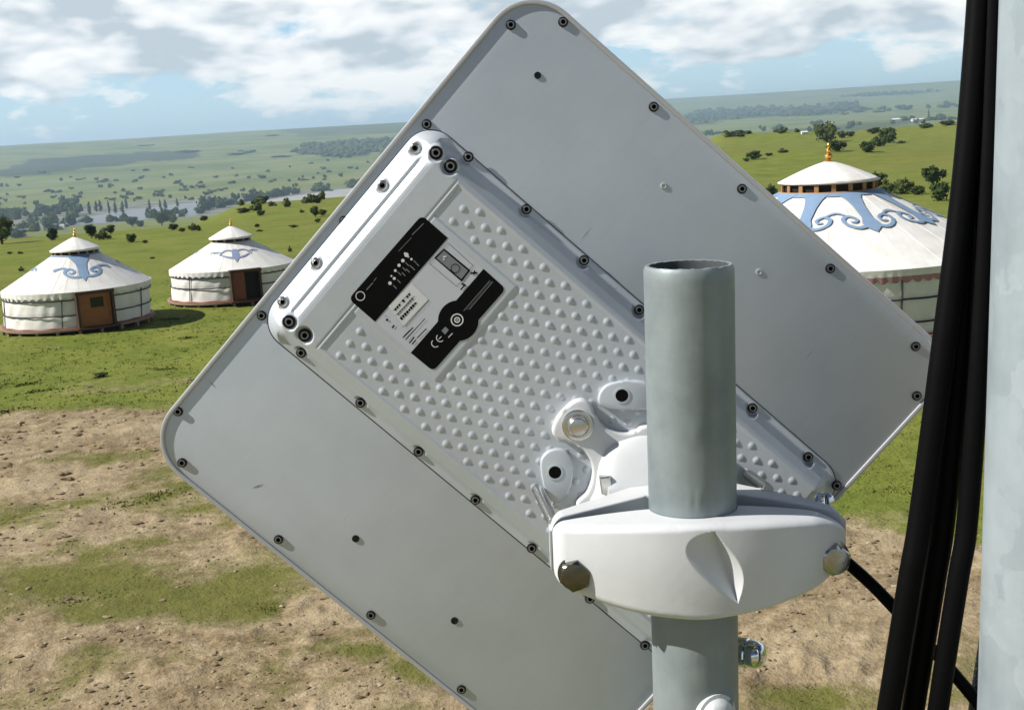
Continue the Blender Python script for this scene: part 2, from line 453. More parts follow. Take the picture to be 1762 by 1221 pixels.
# lower black band: ring emblem, small print, marks
ring_((800,815),41,9,1,2.5); ring_((800,815),17,9,1,2.5); disc((800,815),6,1,2.5,10)
seg((845,752),(1030,540),4,2,2); seg((885,742),(1050,548),4,2,2); seg((868,745),(1040,545),2,2,2)
ring_((648,978),27,6,1,2,45,225); ring_((682,940),27,6,1,2,45,225); seg((672,950),(690,930),5,1,2.3)
LQ([(690,890),(718,862),(742,885),(715,918)], 2, 2); seg((738,938),(768,908),6,1,2)
lbl = lb.obj('printed_label', [M_blackp, M_lwhite, M_lgrey, M_lpale], housing, False)
# fine scratches on the bare plate
for (a, b_, wd) in (((360,655),(372,668),1.6),((432,840),(455,832),2.4),((998,415),(1020,388),1.2),((1385,620),(1400,600),1.0)):
    A = L(*a, .00018); B = L(*b_, .00018); d = (B-A).normalized(); o = Vector((-d.y, d.x, 0))*wd*.00022
    sc = MB(); sc.add([A, (A+B)/2-o, B, (A+B)/2+o], [(0,1,2,3)]); sc.obj('scratch', M_lgrey, antenna, False)

# ------------------------------------------------------------------ pipe
PT = at(1185.0, 455, .812); PBt = at(1197, 1200, .868)
axis = (PT-PBt).normalized()
M_bore = simple('shaded_pipe_bore', (.060, .070, .075), .8, var=.3, scale=40)  # darker colour inside the pipe, standing in for its shade
def pipe_mesh(name, top, axis, length, r, wall, mat, bumps=(), N=96):
    z = axis; x = Vector((1,0,0)); x = (x - z*x.dot(z)).normalized(); y = z.cross(x)
    M = Matrix.Identity(4)
    for i, a in enumerate((x, y, z)):
        for k in range(3): M[k][i] = a[k]
    M.translation = top - z*length
    zs = [0, length*.5] + list(np.linspace(length-.75, length-.003, 130)) + [length-.001]
    V = []; Fc = []
    for j, zz in enumerate(zs):
        for k in range(N):
            a = 2*math.pi*k/N; rr = r
            for (ba, bz, bs, bh) in bumps:
                da = (a-ba+math.pi) % (2*math.pi)-math.pi
                rr += bh*math.exp(-((da*r/bs[0])**2 + ((length-zz-bz)/bs[1])**2))
            if j == len(zs)-1: rr -= .0008
            V.append((rr*math.cos(a), rr*math.sin(a), zz))
    # ragged cut rim, then the bore
    for rr, dz, am in ((r-.0012, 0.0, .0004), (r-wall*.55, .0002, .0003), (r-wall+.0004, -.0002, .0002), (r-wall, -.003, 0), (r-wall, -.5, 0)):
        for k in range(N):
            a = 2*math.pi*k/N
            V.append((rr*math.cos(a), rr*math.sin(a), length+dz+random.uniform(-am, am)))
    n = len(V)//N
    for j in range(n-1):
        for k in range(N): Fc.append((j*N+k, j*N+(k+1) % N, (j+1)*N+(k+1) % N, (j+1)*N+k))
    Fc.append(tuple(range(N))[::-1]); Fc.append(tuple((n-1)*N+k for k in range(N)))
    ii = [0]*((n-1)*N+2)
    for q in range((n-3)*N, len(ii)): ii[q] = 1
    e = mesh(name, V, Fc, [mat, M_bore], None, True, ii, 50); e.matrix_world = M
    return e
PR = .0301
toc = math.atan2(-1, 0)                        # angle facing the camera
bm_ = []
for k in range(7): bm_.append((toc+random.uniform(-.35, .12), .107+random.uniform(-.003, .003), (.0011, .0012), random.uniform(.0004, .0010)))
for k in range(8): bm_.append((toc+random.uniform(-.3, .15), .156+random.uniform(-.003, .003), (.0011, .0013), random.uniform(.0004, .0010)))
for k in range(5): bm_.append((toc+random.uniform(.1, .5), .036+random.uniform(-.012, .012), (.0009, .0022), random.uniform(.0003, .0008)))
for k in range(14): bm_.append((toc+random.uniform(-1.3, 1.3), random.uniform(.02, .34), (.0012, .0018), random.uniform(.0002, .0006)))
bm_ += [(toc+.50, .306, (.0075, .008), .0045), (toc+.72, .300, (.005, .006), .003), (toc+.30, .311, (.005, .005), .002), (toc-.25, .262, (.0012, .002), .001), (toc-.1, .262, (.0012, .002), .0011)]
pipe = pipe_mesh('steel_pipe', PT, axis, PT.z+.35, PR, .0042, M_pipe, bm_)
tag(pipe, 'upright grey galvanised pipe with open top, in front of the panel antenna', 'pipe')
print('pole w at y=870:', (at(1190, 870, .838)-ORG).dot(NRM))

# pale domed fitting low on the pipe, at the bottom edge of the picture
fp = at(1232, 1226, .84); ax_p = PBt + axis*((fp-PBt).dot(axis)); od = (fp-ax_p); od = (od - axis*od.dot(axis)).normalized()
fo = MB(); fo.lathe([(.0145, -.004), (.0142, .002), (.0118, .0026), (.0114, .0045), (.0100, .0075), (.0070, .0095), (.0034, .0105), (0, .0107)], 36)
fo = fo.obj('pipe_fitting', [simple('pale_zinc_fitting', (.62, .66, .67), .4, .1, var=.08, scale=90, bmp=.2)], None)
fz = od; fx = axis.cross(fz).normalized(); fy = fz.cross(fx); FM = Matrix.Identity(4)
for i, a in enumerate((fx, fy, fz)):
    for k in range(3): FM[k][i] = a[k]
FM.translation = ax_p + od*(PR-.0005)
bpy.context.view_layer.update(); fo.parent = pipe; fo.matrix_basis = pipe.matrix_world.inverted() @ FM

# ------------------------------------------------------------------ clamp: frame on the pipe axis
CO = PBt + axis*((at(1192, 970, .847)-PBt).dot(axis))
Zc = axis; Xc = (Rt*1.0); Xc = (Vector((1,0,0))); Yc = -NRM
Yc = (Yc - Zc*Yc.dot(Zc)).normalized(); Xc = Yc.cross(Zc).normalized()
MC = Matrix.Identity(4)
for i, a in enumerate((Xc, Yc, Zc)):
    for k in range(3): MC[k][i] = a[k]
MC.translation = CO
MCi = MC.inverted()
clamp = empty('pole_clamp', MC, 'white cast two-piece pole clamp bolted round the galvanised pipe, holding the panel antenna', 'clamp')
def CL(P): return MCi @ Vector(P)
def Cpx(px, py, y):                             # clamp-frame point at depth plane y (mm towards back positive)
    d = pdir(px, py); P0 = CO + Yc*y
    return CL(EYE + d*((P0-EYE).dot(Yc)/d.dot(Yc)))
HOUSE_Y = CL(MA @ Vector((L(1000, 800).x, L(1000, 800).y, HH))).y
print('housing top at clamp y=', HOUSE_Y)

XL, XR = -.0975, .1035
def sx(x): return (x/(-XL) if x < 0 else x/XR)
# front cover
nx = 420; nsec = 96
def cover_section(x):
    s = min(1, abs(sx(x)))
    bul = (1-s**2.0)
    yf = -.016 - .030*bul**1.1
    zt = .0345 + .0075*bul; zb = -.0065 - .0180*bul**1.1
    if x > 0: zt -= .003*s*s
    yb = -.0035
    if abs(x) < PR+.0005: yb = min(yb, -math.sqrt(max((PR+.0005)**2-x*x, 0))-.0002)
    e = 1-s
    ew = .26 if x > 0 else .09
    if e < ew:                                  # rounded ends
        k = math.sqrt(max(0, 1-((ew-e)/ew)**2))
        mid = .5*(zt+zb)+.002; kk = (.30+.70*k) if x > 0 else (.62+.38*k)
        zt = mid+(zt-mid)*kk; zb = mid+(zb-mid)*kk; yf = yb+(yf-yb)*(.35+.65*k)
    return yf, yb, zt, zb
def leaf_depth(x, z):
    # leaf-shaped scoop: two facets meeting in a slanted valley
    zt, zb = .0375, -.0125
    t = (zt-z)/(zt-zb)
    if t <= 0 or t >= 1: return 0
    xv = .0075 + .0150*t
    xl = xv - .0245*math.sin(math.pi*min(1, t**.62))**.85*(1-.15*t)
    xr = .0075 + .0150*t + .0095*math.sin(math.pi*t**1.12)
    if not xl < x < xr: return 0
    a = (x-xl)/(xv-xl) if x < xv else (xr-x)/max(xr-xv, 1e-5)
    return .0090*a*math.sin(math.pi*t)**.5
V = []; Fc = []
xs = np.linspace(XL, XR, nx)
rc = .0085
for x in xs:
    yf, yb, zt, zb = cover_section(x)
    r = min(rc, (zt-zb)*.3, (yb-yf)*.45); r2 = r*.75
    pts = [(yb, zt), ]
    for k in range(9):
        a = R_(90*k/8); pts.append((yf+r-r*math.sin(a), zt-r*.55+r*.55*math.cos(a)))
    m_ = nsec-9-9-2
    for k in range(1, m_+1):
        t = k/(m_+1); z = (zt-r*.55)+((zb+r2)-(zt-r*.55))*t
        pts.append((yf - .0016*math.sin(math.pi*t) + leaf_depth(x, z), z))
    for k in range(9):
        a = R_(90*k/8); pts.append((yf+r2-r2*math.cos(a), zb+r2-r2*math.sin(a)))
    pts.append((yb, zb))
    V += [(x, p[0], p[1]) for p in pts]
K = len(pts)
for i in range(nx-1):
    for k in range(K): Fc.append((i*K+k, i*K+(k+1) % K, (i+1)*K+(k+1) % K, (i+1)*K+k))
Fc.append(tuple(range(K))); Fc.append(tuple((nx-1)*K+k for k in range(K))[::-1])
cover = mesh('clamp_cover', V, [f[::-1] for f in Fc], M_white, clamp, True, None, 28)
# rear jaw: V block behind the pipe
V = []; Fc = []; nj = 140
xs = np.linspace(XL-.002, XR+.002, nj)
for x in xs:
    s = min(1, abs(sx(x))); g = 1-s
    yf = -.0015 + .031*min(1, g/.70)**1.0
    yf = max(yf, -.0015)
    if abs(x) < PR: yf = max(.0305, yf)
    yb = yf + .016 + .024*g
    zt = .0365 + .006*g; zb = -.008 - .012*g
    if x > 0: zt -= .003*s*s
    e = g
    if e < .08:
        k = math.sqrt(max(0, 1-((.08-e)/.08)**2)); mid = .5*(zt+zb)
        zt = mid+(zt-mid)*(.65+.35*k); zb = mid+(zb-mid)*(.65+.35*k)
    r = .004; pts = []
    for (cy, cz, a0) in ((yf+r*.4, zt-r*.4, 180), ):
        for k in range(5):
            a = R_(180-90*k/4); pts.append((cy+r*.4*math.cos(a), cz+r*.4*math.sin(a)))
    for k in range(7):
        a = R_(90-90*k/6); pts.append((yb-r+r*math.cos(a), zt-r+r*math.sin(a)))
    for k in range(7):
        a = R_(-90*k/6); pts.append((yb-r+r*math.cos(a), zb+r+r*math.sin(a)))
    pts.append((yf, zb))
    V += [(x, p[0], p[1]) for p in pts]
K = len(pts)
for i in range(nj-1):
    for k in range(K): Fc.append((i*K+k, i*K+(k+1) % K, (i+1)*K+(k+1) % K, (i+1)*K+k))
Fc.append(tuple(range(K))); Fc.append(tuple((nj-1)*K+k for k in range(K))[::-1])
jaw = mesh('clamp_jaw', V, [f[::-1] for f in Fc], M_white, clamp, True, None, 35)
# star-shaped foot on the housing
A2C = MCi @ MA
def poly_w(pts, w, per=5, smooth=True):
    P = [L(x, y, w) for x, y in pts]
    if smooth: P = cat_rom(P, per, True)
    return [(p.x, p.y) for p in P]
def ccw(P):
    a = sum(P[i-1][0]*P[i][1]-P[i][0]*P[i-1][1] for i in range(len(P)))
    return P if a > 0 else P[::-1]
def on_panel(name, pts, w0, w1, bev, mat, parent, per=5, smooth=True, conv=True):
    V, Fc = prism(ccw(poly_w(pts, w1, per, smooth)), w0, w1, bev, 3)
    if conv: V = [A2C @ v for v in V]
    return mesh(name, V, Fc, mat, parent, True, None, 40)
star = [(950,744),(957,722),(970,706),(986,692),(1003,688),(1018,697),(1024,712),(1038,731),(1056,742),(1077,746),(1095,742),(1112,734),(1180,735),(1238,790),(1246,850),(1200,905),(1100,915),(1010,890),(992,868),(1010,848),(1019,822),(1018,800),(1008,780),(992,767),(976,760),(960,756)]
on_panel('bracket_foot', star, HH-.004, HH+.0085, .0022, M_white, clamp)
bossA = [(1030,694),(1033,674),(1046,662),(1072,656),(1110,658),(1135,680),(1120,703),(1080,705),(1048,704)]
bossB = [(930,806),(934,785),(950,774),(970,774),(982,784),(986,804),(984,832),(972,856),(955,866),(938,846)]
on_panel('mounting_boss', bossA, HH-.004, HH+.0042, .0016, M_house, housing, 5, True, False)
on_panel('mounting_boss', bossB, HH-.004, HH+.0042, .0016, M_house, housing, 5, True, False)
for px, py in ((1070,680),(955,812)):
    p = L(px, py, HH+.0042); s = MB(); s.lathe([(.0062, 0), (.0062, .0004), (.0048, .0005)], 28, caps=False)
    s.lathe([(.0048, .00042), (0, .00042)], 28, mi=1, caps=False)  # flat black disc standing in for the dark of the hole
    o = s.obj('threaded_hole', [M_house, M_hole], housing); o.location = (p.x, p.y, HH+.0042)
# flat arm on the foot
# bracket body: from the foot up to the jaw
base = [L(x, y, HH+.008) for x, y in ((1046,770),(1070,757),(1112,748),(1180,760),(1225,800),(1222,860),(1150,893),(1060,888),(1016,868),(1024,840),(1030,800))]
base = [A2C @ v for v in cat_rom(base, 4, True)]
nb = len(base); cb = sum(base, Vector())/nb
V = []; Fc = []; lay = 12
ctop = Vector((-.004, .052, .016))
for j in range(lay+1):
    t = j/lay; e = t
    for k in range(nb):
        p = base[k]
        a = math.atan2(p.z-cb.z, p.x-cb.x)
        # target outline on the jaw: rounded box
        tx = max(-.050, min(.046, .062*math.cos(a)))+ctop.x; tz = max(-.027, min(.0225, .036*math.sin(a)))+ctop.z
        q = Vector((tx, ctop.y, tz))
        f = t**1.5
        V.append((p.x+(q.x-p.x)*f, p.y+(q.y-p.y)*t, p.z+(q.z-p.z)*f))
for j in range(lay):
    for k in range(nb): Fc.append((j*nb+k, j*nb+(k+1) % nb, (j+1)*nb+(k+1) % nb, (j+1)*nb+k))
Fc.append(tuple(lay*nb+k for k in range(nb)))
body = mesh('bracket_body', V, Fc, M_white, clamp, True, None, 50)
bm = bmesh.new(); bm.from_mesh(body.data); bmesh.ops.recalc_face_normals(bm, faces=bm.faces); bm.to_mesh(body.data); bm.free()
# bolts
def hexbolt(af, h, shank=None, dome=.0, face=.86):
    s = MB(); r = af/2/math.cos(R_(30)); V = []; Fc = []
    s.lathe([(af*.62, -.0018), (af*.62, 0), (af*.60, .0002)], 32)          # washer
    lv = [(r, 0.0), (r, h*.78)]
    for (rr, z) in lv:
        for k in range(6): V.append((rr*math.cos(R_(60*k)), rr*math.sin(R_(60*k)), z))
    for k in range(6): Fc.append((k, (k+1) % 6, 6+(k+1) % 6, 6+k))
    n0 = len(V); NN = 36
    for k in range(NN):
        a = R_(360*k/NN); am = R_((360*k/NN) % 60-30); rm = af/2/math.cos(am)
        V.append((rm*math.cos(a), rm*math.sin(a), h*.78 - .0))
    for k in range(NN): V.append((af/2*.96*math.cos(R_(360*k/NN)), af/2*.96*math.sin(R_(360*k/NN)), h*.97))
    for k in range(NN): V.append((af/2*.90*math.cos(R_(360*k/NN)), af/2*.90*math.sin(R_(360*k/NN)), h))
    for j in range(2):
        for k in range(NN): Fc.append((n0+j*NN+k, n0+j*NN+(k+1) % NN, n0+(j+1)*NN+(k+1) % NN, n0+(j+1)*NN+k))
    Fc.append(tuple(n0+2*NN+k for k in range(NN)))
    s.add(V, Fc)
    return s
def orient(o, zdir, loc, spin=0):
    z = Vector(zdir).normalized(); x = Vector((0,0,1)).cross(z)
    x = x.normalized() if x.length > 1e-4 else Vector((1,0,0)); y = z.cross(x)
    M = Matrix.Identity(4)
    for i, a in enumerate((x, y, z)):
        for k in range(3): M[k][i] = a[k]
    M.translation = Vector(loc); o.matrix_basis = M @ Matrix.Rotation(spin, 4, 'Z')
for (px, py, yy, mat, ax) in ((990,986,-.0215,'L',(-.06,-1,.02)), (1432,958,-.0175,'R',(.10,-1,-.05))):
    s = hexbolt(.0195, .0085)
    mm_ = simple('bolt_steel_'+mat, (.16,.155,.13) if mat == 'L' else (.40,.41,.41), .25, 1.0, var=.35, scale=300, bmp=.25, bdist=.0006)
    o = s.obj('bolt', [mm_], clamp); p = Cpx(px, py, yy); orient(o, ax, p, .35)
# small arm bolt with washer on the foot
pA = A2C @ Vector((*L(994, 731, HH+.0085).xy, HH+.0085)); nA = A2C.to_3x3() @ Vector((0,0,1))
s = MB(); s.lathe([(.0118, 0), (.0118, .0014), (.0108, .0019), (.0088, .0019)], 36)
for k in range(12):
    a = R_(30*k); 
s.lathe([(.0082, .0015), (.0082, .0030), (.0076, .0068), (.0062, .0085), (.0035, .0090), (0, .0091)], 28)
o = s.obj('arm_bolt', [M_steel], clamp); orient(o, nA, pA)
# threaded rods between the housing and the jaw
for (a, b_, ya, yb_) in (((924,840),(952,898),.080,.030), ((1288,817),(1322,842),.078,.036)):
    s = MB(); A = Cpx(*a, ya); B = Cpx(*b_, yb_)
    n_ = 60; pts = [A.lerp(B, k/n_) for k in range(n_+1)]
    s.tube(pts, [.0040+(.00022 if k % 2 else 0) for k in range(n_+1)], 14)
    s.obj('threaded_rod', [M_steel], clamp)
# square nut end seen in the bracket slot
bpy.context.view_layer.update()
hit = body.ray_cast(MCi @ EYE, (MCi.to_3x3() @ pdir(1042, 832)).normalized())
hp = hit[1] if hit[0] else Cpx(1042, 832, .05)
s = MB(); s.box(hp + Vector((0, -.001, 0)), (.0080, .008, .0135), Matrix.Rotation(-.1, 3, 'Y'))
o = s.obj('slot_nut', [M_steel], clamp, False)
bv = o.modifiers.new('bevel', 'BEVEL'); bv.width = .001; bv.segments = 2
# bright screw end on the right of the jaw and domed nut low behind the pipe
s = hexbolt(.0105, .007); o = s.obj('bolt', [M_chrome], clamp); orient(o, (.45, -1, .35), Cpx(1416, 862, .020), .2)
s = MB(); s.lathe([(.0062, -.012), (.0100, -.011), (.0112, -.009), (.0112, .004), (.0102, .0048), (.0104, .0056), (.0100, .0115), (.0080, .0150), (.0045, .0170), (0, .0175)], 28)
o = s.obj('domed_nut', [M_chrome], clamp); pN = Cpx(1278, 1122, .030); orient(o, (.80, -.55, .05), pN)
s = MB(); s.tube([Cpx(1240, 1105, .045), Cpx(1272, 1120, .034)], .006, 14); s.tube([Cpx(1240, 1105, .045), Vector((.020, .050, -.006))], .006, 14)
s.obj('nut_stem', [M_steel], clamp)

# ------------------------------------------------------------------ mast and cables on the right
MT = at(1902, 0, .68); MBo = at(1846, 1221, .756)
maxis = (MT-MBo).normalized()
top = MT + maxis*.9
mast = pipe_mesh('steel_mast', top, maxis, top.z+.35, .0553, .005, M_mast, [(toc+random.uniform(-1.5, .2), random.uniform(.9, 1.4), (.003, .02), random.uniform(.0003, .0008)) for k in range(14)])
tag(mast, 'thick mottled pale galvanised mast at the right edge, beside the black cables', 'mast')
def cable(name, pts, rad, label, mat=M_cable, per=10, n=16, cat='cable', group=None):
    P = cat_rom([at(*p) for p in pts], per)
    s = MB(); s.tube(P, rad, n); o = s.obj(name, mat, None, True, 60)
    return tag(o, label, cat, group)
# pixel centre lines (x, y, depth), continued above and below the picture
cable('power_cable', [(1706,-500,.745),(1697,-250,.752),(1685,0,.76),(1660,300,.77),(1623,600,.78),(1584,890,.795),(1565,1000,.80),(1529,1221,.815),(1490,1450,.835),(1455,1700,.865),(1430,2100,.91),(1425,3000,1.03)], .0076,
      'thick black cable, leftmost strand of the bundle hanging in front of the mast')
cable('power_cable', [(1714,-500,.757),(1707,-250,.764),(1698,0,.772),(1680,300,.782),(1653,600,.792),(1624,890,.806),(1607,1000,.812),(1571,1221,.826),(1536,1450,.845),(1506,1700,.875),(1488,2100,.92),(1488,3000,1.04)], .0075,
      'thick black cable, middle strand of the bundle hanging in front of the mast')
cable('power_cable', [(1722,-500,.743),(1717,-250,.750),(1710,0,.757),(1700,300,.767),(1685,600,.777),(1665,890,.790),(1648,1000,.796),(1614,1221,.810),(1584,1450,.83),(1560,1700,.86),(1545,2100,.905),(1540,3000,1.02)], .0067,
      'black cable, rightmost strand of the bundle, nearest to the pale mast')
cable('antenna_cable', [(1330,905,.905),(1390,925,.90),(1430,945,.885),(1470,978,.87),(1505,1010,.86),(1545,1052,.85),(1600,1112,.84),(1645,1163,.835),(1690,1222,.83),(1720,1300,.84),(1735,1450,.86),(1740,1900,.93),(1745,2800,1.05)], .0044,
      'thin black lead running from the antenna clamp down behind the cable bundle')
# braided sleeve beside the mast
def braid():
    mt, nt, b = newmat('braided_sleeve')
    v = mapping(nt, (1, 1, 1)); w = nd(nt, 'ShaderNodeTexNoise', Scale=420.0, Detail=2.0); nt.links.new(v, w.inputs['Vector'])
    nt.links.new(ramp(nt, w.outputs['Fac'], [(.0, .006), (.60, .006), (.68, .35)]), b.inputs['Base Color'])
    b.inputs['Roughness'].default_value = .5; bump(nt, b, w.outputs['Fac'], .6, .002); return mt
cable('sleeved_cable', [(1722,960,.95),(1706,1040,.93),(1697,1100,.915),(1688,1160,.90),(1679,1221,.89),(1668,1320,.89),(1660,1500,.90),(1655,2000,.97),(1655,2900,1.08)], .0052,
      'black cable in a speckled braided sleeve, close against the foot of the pale mast', braid())

# ------------------------------------------------------------------ terrain
def az_of(px, py): d = pdir(px, py); return math.atan2(d.x, d.y)
def tan_el(px, py): d = pdir(px, py); return d.z/math.hypot(d.x, d.y)
RT = np.array([1, 60, 90, 112, 130, 150, 200, 250, 300, 350, 450, 550, 700, 1000, 1450, 1950, 2600, 3500, 5000, 6500, 8000, 9500, 10600.])
def zo(r, off): return 7.1 - off/FPX*r
LEFT = [0, 0, 0, 0, -.6, -2.0, -6, -9.5, -13, -16, -22, -28, -38, -54, -70.5, -70.5, -55, -27, 35, 75, 66, 60, 50]
MIDL = [0, 0, 0, .1, 0, -.4, -3.0, -7, -11, -15, -22, -28, -38, -54, -70.5, -70.5, -55, -27, 35, 75, 68, 60, 50]
def right(o450):
    z450 = zo(450, o450)
    return [0, 0, .0, -.35, -.9, -1.6, -2.9, -3.1, -2.7, -2.0, z450, z450-6, -16, -30, -42, -45, zo(2600, 37), zo(3500, 24), zo(5000, 8), zo(6500, -6), zo(8000, -21), zo(9500, -35), zo(10600, -27)]
cols = [(-400, LEFT), (0, LEFT), (150, LEFT), (300, LEFT), (430, MIDL), (700, MIDL), (1100, right(46)), (1200, right(44)), (1250, right(29)), (1350, right(34)), (1450, right(43)), (1500, right(40)), (1582, right(41)), (1650, right(34)), (1750, right(30)), (2200, right(25))]
AZC = np.array([az_of(x, 300) for x, _ in cols])
LR = np.linspace(0, math.log(10600), 700)
TAB = []
for _, zz in cols:
    t = np.interp(LR, np.log(RT), zz)
    k = np.exp(-np.linspace(-2.2, 2.2, 25)**2); k /= k.sum()
    t = np.convolve(np.pad(t, 12, mode='edge'), k, 'valid'); TAB.append(t)
TAB = np.array(TAB)
def terrain(a, r, fine=True):
    a = np.asarray(a, float); r = np.maximum(np.asarray(r, float), 1.0)
    fi = np.clip(np.interp(a, AZC, np.arange(len(AZC))), 0, len(AZC)-1.001)
    i0 = fi.astype(int); f = fi-i0; f = f*f*(3-2*f)
    fr = np.clip(np.log(r)/LR[-1]*(len(LR)-1), 0, len(LR)-1.001); j0 = fr.astype(int); g = fr-j0
    z = (TAB[i0, j0]*(1-g)+TAB[i0, j0+1]*g)*(1-f) + (TAB[i0+1, j0]*(1-g)+TAB[i0+1, j0+1]*g)*f
    x = r*np.sin(a); y = r*np.cos(a)
    w1 = sstep(80, 220, r)*(1-sstep(1150, 1450, r)); w2 = sstep(2100, 3200, r)*(1-.75*sstep(5000, 6500, r))
    z = z + w1*((fbm(x/85+2.2, y/110, 3)-.5)*6.5*np.minimum(1, r/400+.30) + np.where(a > 0, 1.5*np.sin((x*.75+y*.42)/19+3*fbm(x/90, y/90, 2)), 0)*sstep(120, 240, r)*(1-sstep(420, 520, r)))
    z = z + w2*((fbm(x/620+3, y/620, 4)-.5)*34)
    if fine:
        w3 = 1-sstep(45, 110, r)
        z = z + w3*((fbm(x/3.2, y/3.2, 3)-.5)*.26 + (fbm(x/.55, y/.55, 3)-.5)*.035)
    return z
def ground_hit(px, py, rmin=9.0):
    a = az_of(px, py); t = tan_el(px, py)
    rr = np.exp(np.linspace(math.log(rmin), math.log(10500), 4000))
    d = terrain(np.full_like(rr, a), rr, False) - (7.1 + rr*t)
    k = np.argmax(d >= 0)
    if d[k] < 0: return None
    r = rr[k]; return Vector((r*math.sin(a), r*math.cos(a), float(terrain(a, r)))), r
def inpoly(x, y, P):
    c = np.zeros(x.shape, bool); n = len(P)
    for i in range(n):
        x1, y1 = P[i]; x2, y2 = P[i-1]
        if y1 == y2: continue
        c ^= ((y1 > y) != (y2 > y)) & (x < (x2-x1)*(y-y1)/(y2-y1)+x1)
    return c
def proj_np(x, y, z):
    dx, dy, dz = x-EYE.x, y-EYE.y, z-EYE.z
    zc = dx*Fw.x+dy*Fw.y+dz*Fw.z; zc = np.where(zc < .1, .1, zc)
    return CX+(dx*Rt.x+dy*Rt.y+dz*Rt.z)/zc*FPX, CY-(dx*Up.x+dy*Up.y+dz*Up.z)/zc*FPX
GR = [(290,1000,260,55,.45),(60,905,130,30,.55),(350,885,90,28,.5),(600,1115,55,22,.55),(110,1140,140,32,.45),(500,960,120,40,.4),(1450,1205,120,26,.6),(1390,1190,60,22,.35),(420,1040,110,40,.35),(700,1150,60,25,.35),(330,1180,160,30,.15),(20,1000,60,40,.0)]
DR = [(500,690,160,16,.5),(180,668,140,13,.38),(330,655,140,10,.35),(1500,890,120,14,.4)]
def dirt_amount(x, y, z, r, zone=False):
    px, py = proj_np(x, y, z)
    px = px + (fbm(x/2.2+9, y/2.2, 3)-.5)*90*(25/np.maximum(r, 8))
    yb = np.where(px < 300, 702+.012*px, 705+(px-300)*.172)
    pyw = py + (fbm(x/3.0, y/3.0+4, 4)-.5)*70
    d = sstep(-26, 26, pyw-yb)*1.0
    zn_ = d.copy()
    if zone: return np.where((r < 11) & (y < 4), 0, d)
    for cx, cy, sx_, sy_, am in GR: d = d - .95*am*np.exp(-((px-cx)/sx_)**2-((py-cy)/sy_)**2)
    for cx, cy, sx_, sy_, am in DR: d = d + am*np.exp(-((px-cx)/sx_)**2-((py-cy)/sy_)**2)
    d = d + ((fbm(x/2.6+31, y/1.9, 5)-.5)*1.7 + (fbm(x/.7, y/.7, 4)-.5)*1.1 - .12)*np.where(zn_ > .5, 1, .3)
    d = np.where((r < 11) & (y < 4), .0, d)
    return np.clip(d, 0, 1)
WOOD_SHADE = [[(-80,300),(0,292),(60,273),(150,266),(330,259),(345,268),(330,274),(240,277),(200,284),(130,290),(60,299),(0,304)],  # first outline is a cloud shadow, painted as dark ground
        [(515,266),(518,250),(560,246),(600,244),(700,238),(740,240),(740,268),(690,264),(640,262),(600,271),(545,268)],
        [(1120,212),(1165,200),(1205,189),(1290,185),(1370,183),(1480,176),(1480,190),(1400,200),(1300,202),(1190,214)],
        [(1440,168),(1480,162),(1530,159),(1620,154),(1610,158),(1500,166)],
        [(470,222),(660,210),(710,213),(700,226),(600,232),(530,237)],  # cloud-shaded ridge, painted as a weaker dark patch
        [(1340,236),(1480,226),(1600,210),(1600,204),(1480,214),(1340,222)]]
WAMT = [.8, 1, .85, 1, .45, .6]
azs = np.concatenate([np.arange(-180, -30, 5.0), np.arange(-30, 30, .125), np.arange(30, 180.01, 5.0)])*math.pi/180
rs = np.concatenate([[0.02, 3, 6, 9], np.exp(np.arange(math.log(11), math.log(62), .0065)), np.exp(np.arange(math.log(62), math.log(10600), .0155))])
AA, RR = np.meshgrid(azs, rs, indexing='ij')
XX = RR*np.sin(AA); YY = RR*np.cos(AA); ZZ = terrain(AA, RR)
near = RR < 90
dirt = np.zeros_like(ZZ); dirt[near] = dirt_amount(XX[near], YY[near], ZZ[near], RR[near])
dirt *= 1-sstep(55, 85, RR)
zone = np.zeros_like(ZZ); zone[near] = dirt_amount(XX[near], YY[near], ZZ[near], RR[near], True); zone *= 1-sstep(55, 85, RR)
PX, PY = proj_np(XX, YY, ZZ)
wood = np.zeros_like(ZZ); far = (RR > 700) & (np.abs(AA) < .52)  # dark cover mask: real woods and painted cloud shadows
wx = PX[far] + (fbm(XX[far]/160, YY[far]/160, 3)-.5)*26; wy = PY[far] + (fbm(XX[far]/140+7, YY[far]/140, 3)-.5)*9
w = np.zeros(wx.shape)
for P, am in zip(WOOD_SHADE, WAMT): w = np.maximum(w, am*inpoly(wx, wy, P))
wood[far] = w  # woods together with the painted cloud shadows
gravel = sstep(1380, 1450, RR)*(1-sstep(1930, 2010, RR))*(AA < .02)*(AA > -.6)
# clods: real relief on bare soil
ZZ = ZZ + np.where(near, dirt*((fbm(XX/.22, YY/.22, 3)-.5)*.05 + np.maximum(0, fbm(XX/.45+5, YY/.45, 3)-.58)*.30), 0)
na, nr = len(azs), len(rs)
idx = np.arange(na*nr).reshape(na, nr)
Fq = np.stack([idx[:-1,:-1].ravel(), idx[1:,:-1].ravel(), idx[1:,1:].ravel(), idx[:-1,1:].ravel()], 1)[:, ::-1]
def np_mesh(name, V, F, mat, smooth=True):
    me = bpy.data.meshes.new(name); nvv = len(V); k = F.shape[1]
    me.vertices.add(nvv); me.vertices.foreach_set('co', np.ascontiguousarray(V, np.float32).ravel())
    me.loops.add(F.size); me.loops.foreach_set('vertex_index', np.ascontiguousarray(F, np.int32).ravel())
    me.polygons.add(len(F)); me.polygons.foreach_set('loop_start', np.arange(0, F.size, k, dtype=np.int32))
    me.polygons.foreach_set('use_smooth', np.full(len(F), smooth))
    me.materials.append(mat); me.update(calc_edges=True); me.validate()
    return link(bpy.data.objects.new(name, me))
